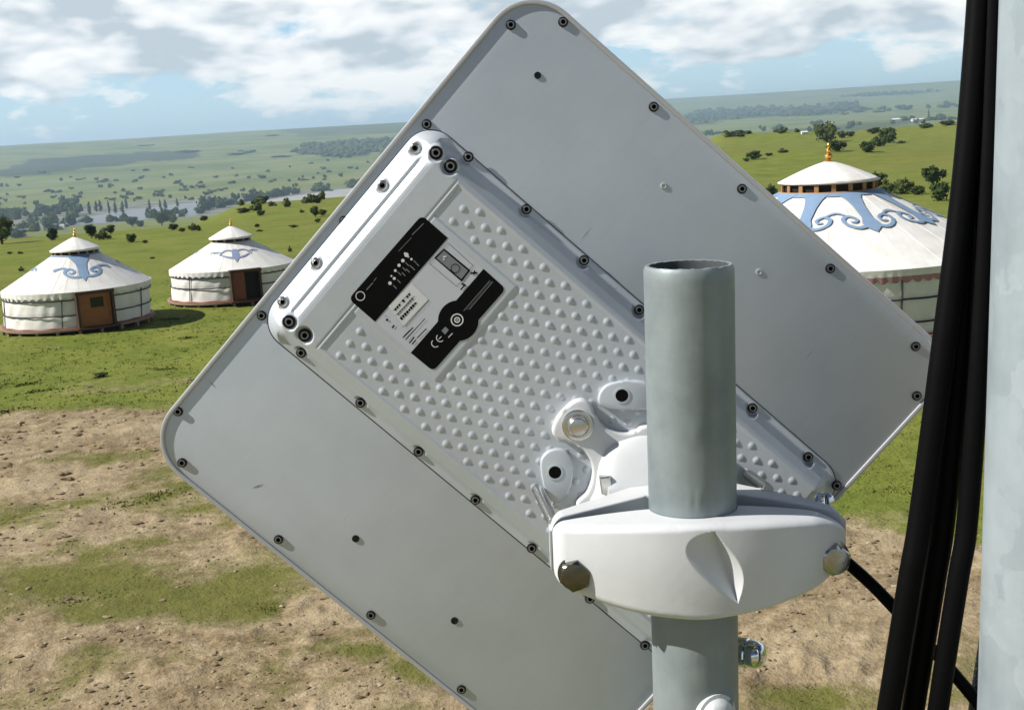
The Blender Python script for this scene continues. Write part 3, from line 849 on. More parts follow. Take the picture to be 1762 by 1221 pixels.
def attr(o, name, arr):
    a = o.data.attributes.new(name, 'FLOAT', 'POINT'); a.data.foreach_set('value', np.ascontiguousarray(arr, np.float32).ravel())

mt, nt, b = newmat('steppe_ground'); M_ground = mt
def att(nt, n_): a = nt.nodes.new('ShaderNodeAttribute'); a.attribute_name = n_; return a.outputs['Fac']
n_big = noise(nt, .018, 5, .6); n_mid = noise(nt, .28, 5, .62); n_fin = noise(nt, 2.6, 6, .68); n_vf = noise(nt, 14, 4, .6)
gl1 = mathn(nt, 'ADD', mathn(nt, 'MULTIPLY', n_mid, .55), mathn(nt, 'MULTIPLY', n_fin, .45))
grass = ramp(nt, gl1, [(.26, (.062, .092, .012)), (.42, (.125, .165, .024)), (.57, (.188, .212, .038)), (.78, (.27, .255, .072))])
grass = mixc(nt, mathn(nt, 'MULTIPLY', ramp(nt, n_big, [(.42, 0), (.58, 1)]), .48), grass, (.180, .168, .042))
# the far slopes take a paler grass colour
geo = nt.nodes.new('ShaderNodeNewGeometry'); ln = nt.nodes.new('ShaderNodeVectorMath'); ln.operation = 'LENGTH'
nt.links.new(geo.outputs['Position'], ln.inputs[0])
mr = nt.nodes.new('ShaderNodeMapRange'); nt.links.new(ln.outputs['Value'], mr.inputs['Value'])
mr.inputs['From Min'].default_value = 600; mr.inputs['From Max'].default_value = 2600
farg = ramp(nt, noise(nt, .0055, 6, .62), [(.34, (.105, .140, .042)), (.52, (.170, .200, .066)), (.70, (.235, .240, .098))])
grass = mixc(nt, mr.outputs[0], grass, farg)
d1 = mathn(nt, 'ADD', mathn(nt, 'MULTIPLY', n_fin, .65), mathn(nt, 'MULTIPLY', n_vf, .35))
soil = ramp(nt, d1, [(.30, (.095, .066, .036)), (.42, (.215, .158, .088)), (.54, (.335, .258, .155)), (.70, (.520, .430, .290))])
soil = mixc(nt, mathn(nt, 'MULTIPLY', ramp(nt, n_mid, [(.44, 0), (.64, 1)]), .5), soil, (.50, .41, .265))
soil = mixc(nt, mathn(nt, 'MULTIPLY', ramp(nt, noise(nt, .55, 5, .65), [(.34, 1), (.50, 0)]), .35), soil, (.155, .115, .068))
dry = mixc(nt, n_fin, (.095, .082, .026), (.185, .155, .060))
grass = mixc(nt, mathn(nt, 'MULTIPLY', att(nt, 'zone'), .62), grass, dry)
n_cl = noise(nt, 5.5, 4, .7)
fac = mathn(nt, 'ADD', att(nt, 'dirt'), mathn(nt, 'MULTIPLY', mathn(nt, 'SUBTRACT', mathn(nt, 'ADD', mathn(nt, 'MULTIPLY', gl1, .5), mathn(nt, 'MULTIPLY', n_cl, .5)), .5), 1.5))
fac = ramp(nt, fac, [(.20, 0), (.76, 1)])
c = mixc(nt, fac, grass, soil)
c = mixc(nt, att(nt, 'wood'), c, ramp(nt, noise(nt, .02, 4), [(.3, (.018, .030, .018)), (.7, (.040, .056, .030))]))  # darkens woods, and puts cloud shade into the ground colour
c = mixc(nt, att(nt, 'gravel'), c, ramp(nt, noise(nt, .03, 5), [(.35, (.10, .12, .07)), (.6, (.26, .25, .22))]))
nt.links.new(c, b.inputs['Base Color']); b.inputs['Roughness'].default_value = .95; b.inputs['Specular IOR Level'].default_value = .1
bump(nt, b, mathn(nt, 'ADD', n_fin, mathn(nt, 'MULTIPLY', n_vf, .5)), .62, .12)
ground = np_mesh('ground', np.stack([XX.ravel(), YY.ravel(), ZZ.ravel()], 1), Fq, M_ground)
tag(ground, kind='structure')
for nm, ar in (('dirt', dirt), ('zone', zone), ('wood', wood), ('gravel', gravel)): attr(ground, nm, ar)  # 'wood' also holds the painted cloud shadows

# water in the valley
mt, nt, b = newmat('lake_water'); M_water = mt
b.inputs['Base Color'].default_value = (.16, .18, .20, 1); b.inputs['Roughness'].default_value = .42
bump(nt, b, noise(nt, .06, 4), .25, 1.0)
WP = []
for px, py in [(88,388),(150,374),(230,361),(330,349),(352,346)]: WP.append((px, py))
for px, py in [(345,368),(300,374),(230,382),(150,390),(100,395)]: WP.append((px, py))
Vw = []
for px, py in cat_rom([(p[0], p[1], 0) for p in WP], 5, True) and [(q.x, q.y) for q in cat_rom([(p[0], p[1], 0) for p in WP], 5, True)]:
    d = pdir(px, py); t = (-69.6-7.1)/d.z; P = EYE+d*t; Vw.append(P)
tag(mesh('lake', Vw, [tuple(range(len(Vw)))], M_water, None, False), kind='structure')
WP2 = [(425,352),(470,342),(520,335),(610,322),(700,312),(700,330),(600,342),(520,352),(470,362),(430,364)]
Vw = []
for q in cat_rom([(p[0], p[1], 0) for p in WP2], 5, True):
    d = pdir(q.x, q.y); t = (-69.7-7.1)/d.z; Vw.append(EYE+d*t)
mtb = simple('pale_gravel', (.34, .33, .31), .9, var=.3, scale=.02)
tag(mesh('river_bed', Vw, [tuple(range(len(Vw)))], mtb, None, False), kind='structure')

# ------------------------------------------------------------------ grass tufts, clods (uncountable)
def scatter(N, r0_, r1_, amax=.50):
    r = np.exp(rng.uniform(math.log(r0_), math.log(r1_), N)); a = rng.uniform(-amax, amax, N)
    x = r*np.sin(a); y = r*np.cos(a); z = terrain(a, r); return a, r, x, y, z
def leafy(name):
    mt, nt, b = newmat(name); return mt, nt, b
mt, nt, b = newmat('grass_blades'); M_blade = mt
f = mathn(nt, 'ADD', mathn(nt, 'MULTIPLY', noise(nt, .5, 4), .6), mathn(nt, 'MULTIPLY', noise(nt, 11, 2), .4))
nt.links.new(ramp(nt, f, [(.32, (.075, .108, .013)), (.5, (.135, .168, .026)), (.70, (.22, .225, .050))]), b.inputs['Base Color'])
b.inputs['Roughness'].default_value = .8; b.inputs['Specular IOR Level'].default_value = .05
up = nt.nodes.new('ShaderNodeCombineXYZ'); up.inputs[0].default_value = -.25; up.inputs[2].default_value = .95; nt.links.new(up.outputs[0], b.inputs['Normal'])
YC = []                                         # yurt footprints, filled below
def yurt_site(px, pyf, D, R): return None
a, r, x, y, z = scatter(42000, 12.5, 80)
dm = dirt_amount(x, y, z, r)
zn = dirt_amount(x, y, z, r, True); k = (rng.random(len(r)) > (dm*1.25-.05)) & (rng.random(len(r)) > zn*.55)
cl = fbm(x/.8, y/.8, 3)
k &= (cl > .40) | (rng.random(len(r)) < .25); k &= rng.random(len(r)) < 1-sstep(45, 80, r)*.9
YF = [((-17.5, 48.0), 3.6), ((-12.6, 55.5), 3.4), ((10.6, 40.6), 6.4)]
from_sites = []
x, y, z, r, dm = x[k], y[k], z[k], r[k], dm[k]
def tufts(x, y, z, r):
    N = len(x); nb_ = 4; V = np.zeros((N, nb_, 3, 3)); 
    for q in range(nb_):
        th = rng.uniform(0, 2*math.pi, N); h = rng.uniform(.010, .034, N)*np.clip(r/28, .7, 1.3); w_ = rng.uniform(.006, .016, N)*np.clip(r/16, .8, 3)
        ox = rng.normal(0, .035, N)*np.clip(r/22, .8, 2); oy = rng.normal(0, .035, N)*np.clip(r/22, .8, 2); ln_ = h*rng.uniform(.1, .8, N)
        la = rng.uniform(0, 2*math.pi, N)
        bx, by = x+ox, y+oy
        V[:, q, 0] = np.stack([bx-np.cos(th)*w_, by-np.sin(th)*w_, z-.01], 1)
        V[:, q, 1] = np.stack([bx+np.cos(th)*w_, by+np.sin(th)*w_, z-.01], 1)
        V[:, q, 2] = np.stack([bx+np.cos(la)*ln_, by+np.sin(la)*ln_, z+h], 1)
    return V.reshape(-1, 3)
def clear_of_yurts(x, y):
    k = np.ones(len(x), bool)
    for (cx, cy), R in SITES: k &= np.hypot(x-cx, y-cy) > R
    return k
# yurt sites (front foot pixel, distance to front, radius)
def site(pxc, front, R):
    a = az_of(pxc, 560); c = (front+R)/math.cos(a); return ((c*math.sin(a), c*math.cos(a)), R)
Y1 = site(137, 48.4, 2.97); Y2 = site(407, 54.4, 2.84); Y3 = site(1424, 36.2, 5.85)
SITES = [(Y1[0], 3.3), (Y2[0], 3.2), (Y3[0], 6.3)]
k = clear_of_yurts(x, y); V = tufts(x[k], y[k], z[k], r[k])
# denser tussocks standing a little higher than the sward
a2, r2, x2, y2, z2 = scatter(230, 14, 75); d2_ = dirt_amount(x2, y2, z2, r2); kk = (d2_ < .45) & clear_of_yurts(x2, y2)
x2, y2, r2 = np.repeat(x2[kk], 46), np.repeat(y2[kk], 46), np.repeat(r2[kk], 46)
sz = np.repeat(rng.uniform(.10, .34, kk.sum()), 46)
x2 = x2 + rng.normal(0, 1, len(x2))*sz*1.3; y2 = y2 + rng.normal(0, 1, len(y2))*sz*.8
V = np.concatenate([V, tufts(x2, y2, terrain(np.arctan2(x2, y2), np.hypot(x2, y2)), np.clip(r2*1.25, 20, 60))])
g = np_mesh('grass', V, np.arange(len(V)).reshape(-1, 3), M_blade, False); tag(g, kind='stuff')
# clods and stones on the bare soil
a, r, x, y, z = scatter(20000, 11.5, 52)
dm = dirt_amount(x, y, z, r); k = (rng.random(len(r)) < dm*.95) & (fbm(x/1.1+3, y/1.1, 3) > .44) & clear_of_yurts(x, y)
x, y, z, r = x[k], y[k], z[k], r[k]
ico = bmesh.new(); bmesh.ops.create_icosphere(ico, subdivisions=1, radius=1); iv = np.array([v.co[:] for v in ico.verts]); ifc = np.array([[v.index for v in f.verts] for f in ico.faces]); ico.free()
N = len(x); s_ = np.minimum(np.exp(rng.normal(-3.80, .50, N)), .055)*np.clip(r/20, .8, 1.6)
Vc = iv[None]*(1+rng.uniform(-.35, .35, (N, len(iv), 1)))*s_[:, None, None]*np.stack([rng.uniform(.8, 1.9, N), rng.uniform(.8, 1.6, N), rng.uniform(.4, .8, N)], 1)[:, None]
Vc = Vc + np.stack([x, y, z+s_*.15], 1)[:, None]
Fcl = (ifc[None]+np.arange(N)[:, None, None]*len(iv)).reshape(-1, 3)
mt, nt, b = newmat('clod_soil')
nt.links.new(ramp(nt, noise(nt, 3.5, 4), [(.3, (.11, .08, .046)), (.50, (.24, .18, .108)), (.64, (.38, .305, .20)), (.78, (.66, .60, .48))]), b.inputs['Base Color']); b.inputs['Roughness'].default_value = 1; b.inputs['Specular IOR Level'].default_value = .1
tag(np_mesh('soil_clods', Vc.reshape(-1, 3), Fcl, mt, False), kind='stuff')

# ------------------------------------------------------------------ yurts
def canvas(name, col, wr=.5):
    mt, nt, b = newmat(name)
    st = noise(nt, 1.0, 5, .6, mapping(nt, (1.6, 1.6, .5))); fi = noise(nt, 60, 2)
    c = mixc(nt, ramp(nt, st, [(.35, 0), (.75, 1)]), col, tuple(q*.84 for q in (col[0], col[1]*.985, col[2]*.93)))
    nt.links.new(c, b.inputs['Base Color']); b.inputs['Roughness'].default_value = .85; b.inputs['Specular IOR Level'].default_value = .15
    bump(nt, b, mathn(nt, 'ADD', mathn(nt, 'MULTIPLY', noise(nt, 2.2, 4), 1.0), mathn(nt, 'MULTIPLY', fi, .08)), .3*wr, .06); return mt
M_roofc = canvas('roof_canvas', (.86, .85, .82)); M_wallc = canvas('wall_canvas', (.82, .81, .78), 1.2)
M_rope = simple('dark_rope', (.035, .035, .042), .9); M_blue = simple('blue_applique', (.215, .325, .480), .85, var=.18, scale=3)
M_blue2 = simple('grey_blue_applique', (.230, .285, .440), .85, var=.2, scale=3)
M_gold = simple('gold_finial', (.62, .34, .07), .3, .85); M_woodo = simple('orange_wood', (.36, .19, .07), .55, var=.3, scale=6)
M_woodr = simple('red_brown_door', (.21, .045, .018), .5, var=.35, scale=7); M_woodd = simple('dark_door_frame', (.060, .026, .014), .6, var=.3, scale=7)
M_plank = simple('platform_plank', (.30, .21, .145), .8, var=.3, scale=8); M_shade = simple('dark_interior', (.010, .008, .008), .9)
M_pink = simple('pink_fringe', (.40, .20, .22), .85, var=.2, scale=8); M_glass = simple('door_glass', (.010, .010, .012), .12)
def yurt(site_, name, label, He, Hr, rr, ring_h, cap_r, cap_h, fin_h, z0, door, ropes, straps, motif, seams, valance, fringe_mat, blue, extra):
    (cx, cy), R = site_; yaw = math.atan2(cx, cy)
    M = Matrix.Translation((cx, cy, z0)) @ Matrix.Rotation(-yaw, 4, 'Z')
    y = empty(name, M, label, 'yurt', 'felt yurts on the grassland')
    lean = extra.get('lean', 0); P3 = lambda r, th, z: Vector((r*math.sin(th)+lean*z, -r*math.cos(th), z))      # th=0 faces the viewer, positive to the right
    N = 240
    # wall
    V = []; Fc = []; rows = 26
    for j in range(rows):
        z = .02 + (He-.0)*j/(rows-1)
        for k in range(N):
            th = 2*math.pi*k/N; s_ = th*R
            w_ = float(fbm(s_*1.1+z*1.3, z*.9+3, 3)-.5)*.09 + .016*math.sin(s_*9+z*5*math.sin(s_*.7))*abs(math.sin(s_*1.7))
            for zr in ropes: w_ -= .022*math.exp(-((z-zr)/.07)**2)
            V.append(P3(R-.03+w_*math.sin(math.pi*j/(rows-1))**.5, th, z))
    def in_door(k, n): return bool(door) and abs((2*math.pi*(k+.5)/n-door[0]+math.pi) % (2*math.pi)-math.pi) < (door[1]/2-.03)/R
    for j in range(rows-1):
        for k in range(N):
            if in_door(k, N) and (j+1)*He/(rows-1) < door[2]: continue
            Fc.append((j*N+k, j*N+(k+1) % N, (j+1)*N+(k+1) % N, (j+1)*N+k))
    wall = mesh('wall', V, Fc, M_wallc, y)
    # roof
    def prof(t): return rr+(R+.05-rr)*t, Hr+(He-Hr)*t - .010*R/3*math.sin(math.pi*t) + (.03 if t > .98 else 0)*0
    V = []; Fc = []; rows = 30; N2 = seams*12
    for j in range(rows+1):
        t = j/rows; r_, z = prof(t)
        for k in range(N2):
            th = 2*math.pi*k/N2; f = (k % 12)/12; sag = math.sin(math.pi*f)
            V.append(P3(r_, th, z - .0055*R/3*sag*math.sin(math.pi*min(1, t*1.0))**.7 + .003*math.sin(k*2.1+j)))
    for j in range(rows):
        for k in range(N2): Fc.append((j*N2+k, (j+1)*N2+k, (j+1)*N2+(k+1) % N2, j*N2+(k+1) % N2)[::-1])
    roof = mesh('roof', V, [f[::-1] for f in Fc], M_roofc, y)
    bm = bmesh.new(); bm.from_mesh(roof.data); bmesh.ops.recalc_face_normals(bm, faces=bm.faces)
    bm.faces.ensure_lookup_table()
    if bm.faces[0].normal.z < 0: bmesh.ops.reverse_faces(bm, faces=bm.faces)
    bm.to_mesh(roof.data); bm.free()
    # seams sewn on the roof
    s = MB()
    for k in range(seams):
        th = 2*math.pi*k/seams
        s.tube([P3(prof(t)[0], th, prof(t)[1]+.004) for t in np.linspace(0, 1, 14)], .0035*R/3, 5)
    s.obj('roof_seams', M_roofc, roof)
    # valance hanging from the eave
    V = []; Fc = []; rows = 6; NV = 480; ii = []
    for j in range(rows+1):
        for k in range(NV):
            th = 2*math.pi*k/NV; f = j/rows
            edge = valance*(1-((.28*abs(math.sin(th*R*math.pi/.34))*(f > .6)*(f-.6)/.4) if fringe_mat is None else .42*(1-abs(math.sin(th*R*math.pi/.36))**.6)*max(0, f-.45)/.55)) if True else 0
            V.append(P3(R+.05 - .02*f + .014*f*math.sin(th*R*21)*(.4+abs(math.sin(th*3.3))), th, He+.012-edge*f))
    for j in range(rows):
        for k in range(NV):
            if j > 1 and in_door(k, NV): continue
            Fc.append((j*NV+k, (j+1)*NV+k, (j+1)*NV+(k+1) % NV, j*NV+(k+1) % NV)); ii.append(1 if fringe_mat and j >= rows-3 else 0)
    mats = [M_wallc, fringe_mat or M_wallc]
    mesh('valance', V, Fc, mats, y, True, ii)
    # ropes and straps
    def ring(nm, r_, z, rad, mat, seg=120):
        s = MB(); pts = [P3(r_, 2*math.pi*k/seg, z + .006*math.sin(k*1.7)) for k in range(seg+1)]
        s.tube(pts, rad, 6, caps=False); return s.obj(nm, mat, y)
    for zr in ropes:
        a0, a1 = (door[0]+door[1]/2/R, door[0]-door[1]/2/R+2*math.pi); s = MB()
        s.tube([P3(R+.006, a0+(a1-a0)*k/120, zr+.006*math.sin(k*1.7)) for k in range(121)], .026*(R/3)**.3, 6, caps=False); s.obj('rope', M_rope, y)
    for th in straps:
        s = MB(); s.tube([P3(R+.012, th+.01*math.sin(q), q) for q in np.linspace(.06, He-valance*.6, 8)], .020*(R/3)**.4, 6); s.obj('strap', M_rope, y)
    # crown: ring, posts, cap, finial
    SH = Matrix.Identity(4); SH[0][2] = lean
    s = MB(); s.lathe([(rr*.94, Hr-.06), (rr*.94, Hr+ring_h)], 48, SH); s.obj('crown_shade', M_shade, y)  # dark drum standing in for the shaded inside of the crown
    s = MB()
    for zz in (Hr-.01, Hr+ring_h-.02):
        pts = [P3(rr*1.0, 2*math.pi*k/64, zz) for k in range(65)]; s.tube(pts, .032*(rr/.95), 6, caps=False)
    NP = extra.get('posts', 14)
    for k in range(NP):
        th = 2*math.pi*(k+.3)/NP; c_ = P3(rr*.985, th, Hr+ring_h/2)
        s.box(c_, (.09*rr, .05, ring_h), Matrix.Rotation(th, 3, 'Z'))
    s.obj('crown_ring', M_woodo if extra.get('bright') else M_plank, y)
    V = []; Fc = []; rows = 12; NC = 96
    for j in range(rows+1):
        t = j/rows
        for k in range(NC):
            th = 2*math.pi*k/NC; sag = math.sin(math.pi*(k % 8)/8)
            r_ = cap_r*t + .012; z = Hr+ring_h + cap_h*(1-t**extra.get('capx', 1.12)) - .012*sag*t + .004*math.sin(k*1.3)*t
            V.append(P3(r_, th, z))
    for k in range(NC): th = 2*math.pi*k/NC; V.append(P3(cap_r*.99, th, Hr+ring_h-.055*extra.get('lip', 1)))
    for j in range(rows+1):
        for k in range(NC): Fc.append((j*NC+k, j*NC+(k+1) % NC, (j+1)*NC+(k+1) % NC, (j+1)*NC+k)[::-1])
    Fc.append(tuple(range(NC)))
    cap = mesh('crown_cap', V, Fc, M_roofc, y)
    zt = Hr+ring_h+cap_h-.03; h = fin_h
    s = MB(); s.lathe([(.24*h, zt), (.26*h, zt+.03*h), (.15*h, zt+.08*h), (.10*h, zt+.13*h), (.19*h, zt+.22*h), (.22*h, zt+.30*h), (.17*h, zt+.39*h), (.08*h, zt+.45*h), (.14*h, zt+.53*h), (.155*h, zt+.59*h), (.11*h, zt+.67*h), (.06*h, zt+.72*h), (.10*h, zt+.80*h), (.09*h, zt+.87*h), (.03*h, zt+.96*h), (0, zt+h)], 24, SH)
    s.obj('finial', M_gold, y)
    # platform
    s = MB(); s.lathe([(R-.1, -.02), (R+.16, -.02), (R+.17, .07), (R-.05, .075)], 96); s.obj('platform', M_plank, y)
    for k in range(22):
        th = 2*math.pi*k/22; s = MB(); s.box(P3(R+.02, th, -z0/2-.02), (.12, .12, z0+.06), Matrix.Rotation(th, 3, 'Z'))
        s.obj('platform_post', M_plank, y, False)
    s = MB(); pts = [P3(R+.035, 2*math.pi*k/120, .085+.014*math.sin(k*.9)) for k in range(121)]; s.tube(pts, .05, 6, caps=False); s.obj('skirt', M_woodr, y)
    # door
    if door:
        th, wd, hd, op = door; Dm = Matrix.Translation(P3(R+.03, th, 0)) @ Matrix.Rotation(th, 4, 'Z')
        d = empty('door', Matrix.Identity(4), None, None); d.parent = y; d.matrix_basis = Dm
        del d
        dn = [o for o in COL.objects if o.name.startswith('door') and o.type == 'EMPTY' and o.parent == y][-1]
        bpy.data.objects.remove(dn)
        s = MB(); fw = .10
        s.box((-wd/2+fw/2, -.05, hd/2+.03), (fw, .30, hd)); s.box((wd/2-fw/2, -.05, hd/2+.03), (fw, .30, hd))
        s.box((0, -.05, hd+.03), (wd+.04, .34, .12)); s.box((0, -.12, .06), (wd+.2, .5, .06))
        V = [Dm @ Vector(v) for v in s.v]; fr = mesh('door_frame', V, s.f, M_woodd, y, False)
        s = MB(); s.box((0, .10, hd/2+.03), (wd-2*fw+.02, .06, hd-.02)); V = [Dm @ Vector(v) for v in s.v]; mesh('doorway', V, s.f, M_shade, fr, False)  # near-black slab painted as the shade behind the door
        s = MB(); iw = wd-2*fw-.02; ih = hd-.1
        if op:
            s.box((-iw*.26, .02, ih/2+.06), (iw*.46, .045, ih)); 
            for zz in (.25, .5, .75): s.box((-iw*.26, -.008, ih*zz+.06), (iw*.40, .014, .035))
        else:
            s.box((0, .02, ih/2+.06), (iw, .045, ih))
            for xx in (-iw/2+.07, iw/2-.07): s.box((xx, -.012, ih/2+.06), (.11, .02, ih-.01))
            for zz in (.10, ih*.52, ih-.02): s.box((0, -.012, zz+.05), (iw-.26, .018, .10))
        V = [Dm @ Vector(v) for v in s.v]; lf = mesh('door_leaf', V, s.f, M_woodr if op else extra.get('doormat', M_woodr), y, False)
        if not op:
            s = MB(); s.box((iw*.07, -.015, ih*.74+.05), (iw*.40, .012, ih*.30)); V = [Dm @ Vector(v) for v in s.v]; mesh('door_window', V, s.f, M_glass, lf, False)
    # applique motifs on the roof
    Ls = math.hypot(R+.05-rr, Hr-He)
    nrm = Vector((0, -(Hr-He), (R+.05-rr))).normalized()
    def onroof(th0, s_, q, lift=.018):
        t = max(0, min(1, q/Ls)); r_, z = prof(t); th = th0+s_/max(r_, .3)
        n_ = P3(Hr-He, th, 0) + Vector((0, 0, R+.05-rr)); n_.normalize()
        return P3(r_, th, z) + n_*(lift*R/3)
    def ribbon(mb_, th0, pts, wds):
        P = [Vector((p[0], p[1])) for p in pts]; n = len(P); V = []
        for i in range(n):
            d = (P[min(i+1, n-1)]-P[max(i-1, 0)]).normalized(); o = Vector((-d.y, d.x))*wds[i]/2
            V += [onroof(th0, *(P[i]+o)), onroof(th0, *P[i], .021), onroof(th0, *(P[i]-o))]
        F_ = []
        for i in range(n-1): F_ += [(3*i, 3*i+1, 3*i+4, 3*i+3), (3*i+1, 3*i+2, 3*i+5, 3*i+4)]
        mb_.add(V, F_)
    m_ = motif
    for th0 in m_['angles'] + m_.get('minor', []):
        mb_ = MB(); sc_ = m_['scale']; q0 = m_['q0']
        col_ = [(q, w_) for q, w_ in m_['column']]
        qs = np.linspace(col_[0][0], col_[-1][0], 26)
        if th0 in m_['angles']: ribbon(mb_, th0, [(0, q0+q*sc_) for q in qs], [max(.001, float(np.interp(q, [c[0] for c in col_], [c[1] for c in col_])))*sc_ for q in qs])
        for sg in (-1, 1):
            for path, w0_, w1_ in m_['curls'][(0 if th0 in m_['angles'] else -1):]:
                if th0 not in m_['angles']:
                    c3 = cat_rom([(sg*p[0]*sc_, q0+p[1]*sc_, 0) for p in path], 6); mq = MB()
                    ribbon(mq, th0, [(p.x, p.y) for p in c3], [(w0_+(w1_-w0_)*i/(len(c3)-1))*sc_ for i in range(len(c3))]); mq.obj('applique', blue, roof); continue
                c3 = cat_rom([(sg*p[0]*sc_, q0+p[1]*sc_, 0) for p in path], 6)
                ribbon(mb_, th0, [(p.x, p.y) for p in c3], [(w0_+(w1_-w0_)*i/(len(c3)-1))*sc_ for i in range(len(c3))])
        if th0 in m_['angles']: mb_.obj('applique', blue, roof)
    if m_.get('band'):
        mb_ = MB(); V = []; n = 120
        for k in range(n+1):
            for q in (.02, m_['band']/2, m_['band']): V.append(onroof(2*math.pi*k/n, 0, q, .015))
        mb_.add(V, [(3*k+j, 3*k+j+1, 3*k+4+j, 3*k+3+j) for k in range(n) for j in range(2)]); mb_.obj('crown_band', blue, roof)
    return y
CURL = [([(.10,1.75),(.45,1.80),(.78,1.62),(.88,1.32),(.70,1.10),(.48,1.16),(.42,1.36),(.55,1.48),(.68,1.40)], .20, .11),
        ([(.62,1.12),(.95,.98),(1.25,1.10),(1.45,1.22)], .13, .09)]
YA = yurt(Y1, 'yurt', 'white yurt with closed brown door and blue scrolls, leftmost in the picture', 1.52, 2.84, .93, .19, 1.02, .52, .36, .20,
     (R_(13), 1.50, 1.44, False), (.60, 1.21), [R_(x) for x in (-13, 56, 110, 170, 230, 285)],
     dict(angles=[R_(7), R_(127), R_(247)], minor=[R_(-48), R_(62), R_(187)], scale=.80, q0=.06, column=[(0, 1.25), (.25, .95), (.7, .55), (1.15, .42), (1.5, .50), (1.75, .42), (2.05, .12), (2.2, 0)], curls=CURL, band=.10),
     36, .28, None, M_blue, dict(posts=16, lean=.07, doormat=simple('orange_brown_door', (.30, .105, .024), .5, var=.35, scale=7)))
YB = yurt(Y2, 'yurt', 'white yurt with open dark red doorway and pale blue motif, middle of three', 1.42, 2.56, .88, .19, 1.02, .52, .34, .16,
     (R_(12), 1.38, 1.38, True), (.70, 1.16), [R_(x) for x in (-43, 60, 110, 160, 230)],
     dict(angles=[R_(5), R_(125), R_(245)], minor=[R_(-58), R_(66), R_(185)], scale=.62, q0=.38, column=[(.35, .30), (.55, .42), (.9, .50), (1.3, .50), (1.6, .34), (1.95, .08), (2.05, 0)],
          curls=[([(.1,1.45),(.5,1.36),(.82,1.18),(1.02,1.05)], .26, .10), ([(.1,.62),(.45,.45),(.8,.55),(1.05,.85),(1.15,1.05)], .16, .12), ([(.95,.75),(1.3,.62),(1.6,.80)], .10, .06)]),
     30, .26, None, M_blue2, dict(posts=12, lean=.06))
CURL3 = [([(.15,1.95),(.45,2.06),(.72,1.86),(.75,1.55),(.54,1.38),(.36,1.54),(.43,1.72),(.57,1.70)], .16, .08),
         ([(.52,1.40),(.78,1.18),(.98,1.22)], .09, .08)]
YCc = yurt(Y3, 'yurt', 'large white yurt with gold finial and bold blue scrollwork, right of the antenna', 2.13, 4.24, 1.62, .34, 1.70, .66, .66, .12,
     (R_(-30), 1.9, 1.8, False), (.50, 1.22), [R_(x) for x in (-60, -20, 21, 52, 80, 120, 170, 220, 270)],
     dict(angles=[R_(22.5+36*k) for k in range(10)], scale=1.06, q0=.08, column=[(0, .80), (.35, .52), (.8, .38), (1.5, .34), (1.85, .56), (2.05, .46), (2.35, 0)], curls=CURL3, band=.27),
     30, .42, M_pink, M_blue, dict(posts=18, lean=.02, bright=True, capx=1.28, lip=.6))

# ------------------------------------------------------------------ trees and bushes
mt, nt, b = newmat('foliage'); M_leaf = mt
oi = nt.nodes.new('ShaderNodeObjectInfo')
f = mathn(nt, 'ADD', mathn(nt, 'MULTIPLY', noise(nt, .55, 3), .6), mathn(nt, 'MULTIPLY', oi.outputs['Random'], .4))
nt.links.new(ramp(nt, f, [(.25, (.022, .040, .012)), (.5, (.042, .064, .016)), (.75, (.080, .095, .026))]), b.inputs['Base Color'])
b.inputs['Roughness'].default_value = .75; b.inputs['Specular IOR Level'].default_value = .15
M_bark = simple('bark', (.075, .055, .04), .9, var=.3, scale=5)
def crown_mesh(name, blobs, n_leaf, leaf, seed, core=.72):
    g = np.random.default_rng(seed); V = []; Fc = []
    for (c, rad) in blobs:                                  # dense heart so little shows through, ragged outside
        d = iv*(core+g.uniform(-.16, .16, (len(iv), 1)))*np.array(rad)+np.array(c); n = len(V)
        V += d.tolist(); Fc += (ifc+n).tolist()
    wts = np.array([rad[0]*rad[2] for _, rad in blobs]); wts = wts/wts.sum()
    for q in range(n_leaf):
        c, rad = blobs[g.choice(len(blobs), p=wts)]
        d = g.normal(size=3); d /= np.linalg.norm(d); p = np.array(c)+d*np.array(rad)*g.uniform(.70, 1.08)
        t = g.normal(size=3); t /= np.linalg.norm(t); u = np.cross(t, d+g.normal(size=3)*.5); u /= np.linalg.norm(u)+1e-6
        l = leaf*g.uniform(.6, 1.35); n = len(V)
        V += [(p-t*l*.5).tolist(), (p+u*l*.35).tolist(), (p+t*l*.55).tolist(), (p-u*l*.32).tolist()]; Fc.append([n, n+1, n+2, n+3])
    me = bpy.data.meshes.new(name); me.from_pydata(V, [], Fc); me.materials.append(M_leaf); me.update(); return me
def rb(g, n, spread, rad, zc):
    return [((g.normal(0, spread), g.normal(0, spread), zc+g.normal(0, spread*.6)), (rad*g.uniform(.7, 1.2), rad*g.uniform(.7, 1.2), rad*g.uniform(.6, 1.0))) for _ in range(n)]
TREES = []
for s_ in range(4):                                         # unit trees: 1 m tall, ~0.9 m wide
    g = np.random.default_rng(20+s_); bl = rb(g, 9, .16, .22, .56) + [((0, 0, .52), (.36, .36, .36)), ((.05, 0, .32), (.30, .30, .22))]
    cm = crown_mesh('crown', bl, 1100, .07, 40+s_, .86)
    s = MB(); s.tube([(0, 0, -.08), (.01, 0, .12), (-.01, .01, .3), (.02, 0, .55)], [.05, .038, .03, .012], 8)
    for k in range(5):
        an = k*1.3+s_; s.tube([(0, 0, .25+.05*k), (.1*math.cos(an), .1*math.sin(an), .4+.05*k), (.22*math.cos(an), .22*math.sin(an), .55+.04*k)], [.022, .014, .005], 6)
    tm = bpy.data.meshes.new('trunk'); tm.from_pydata(s.v, [], s.f); tm.materials.append(M_bark); TREES.append((cm, tm))
BUSH = []
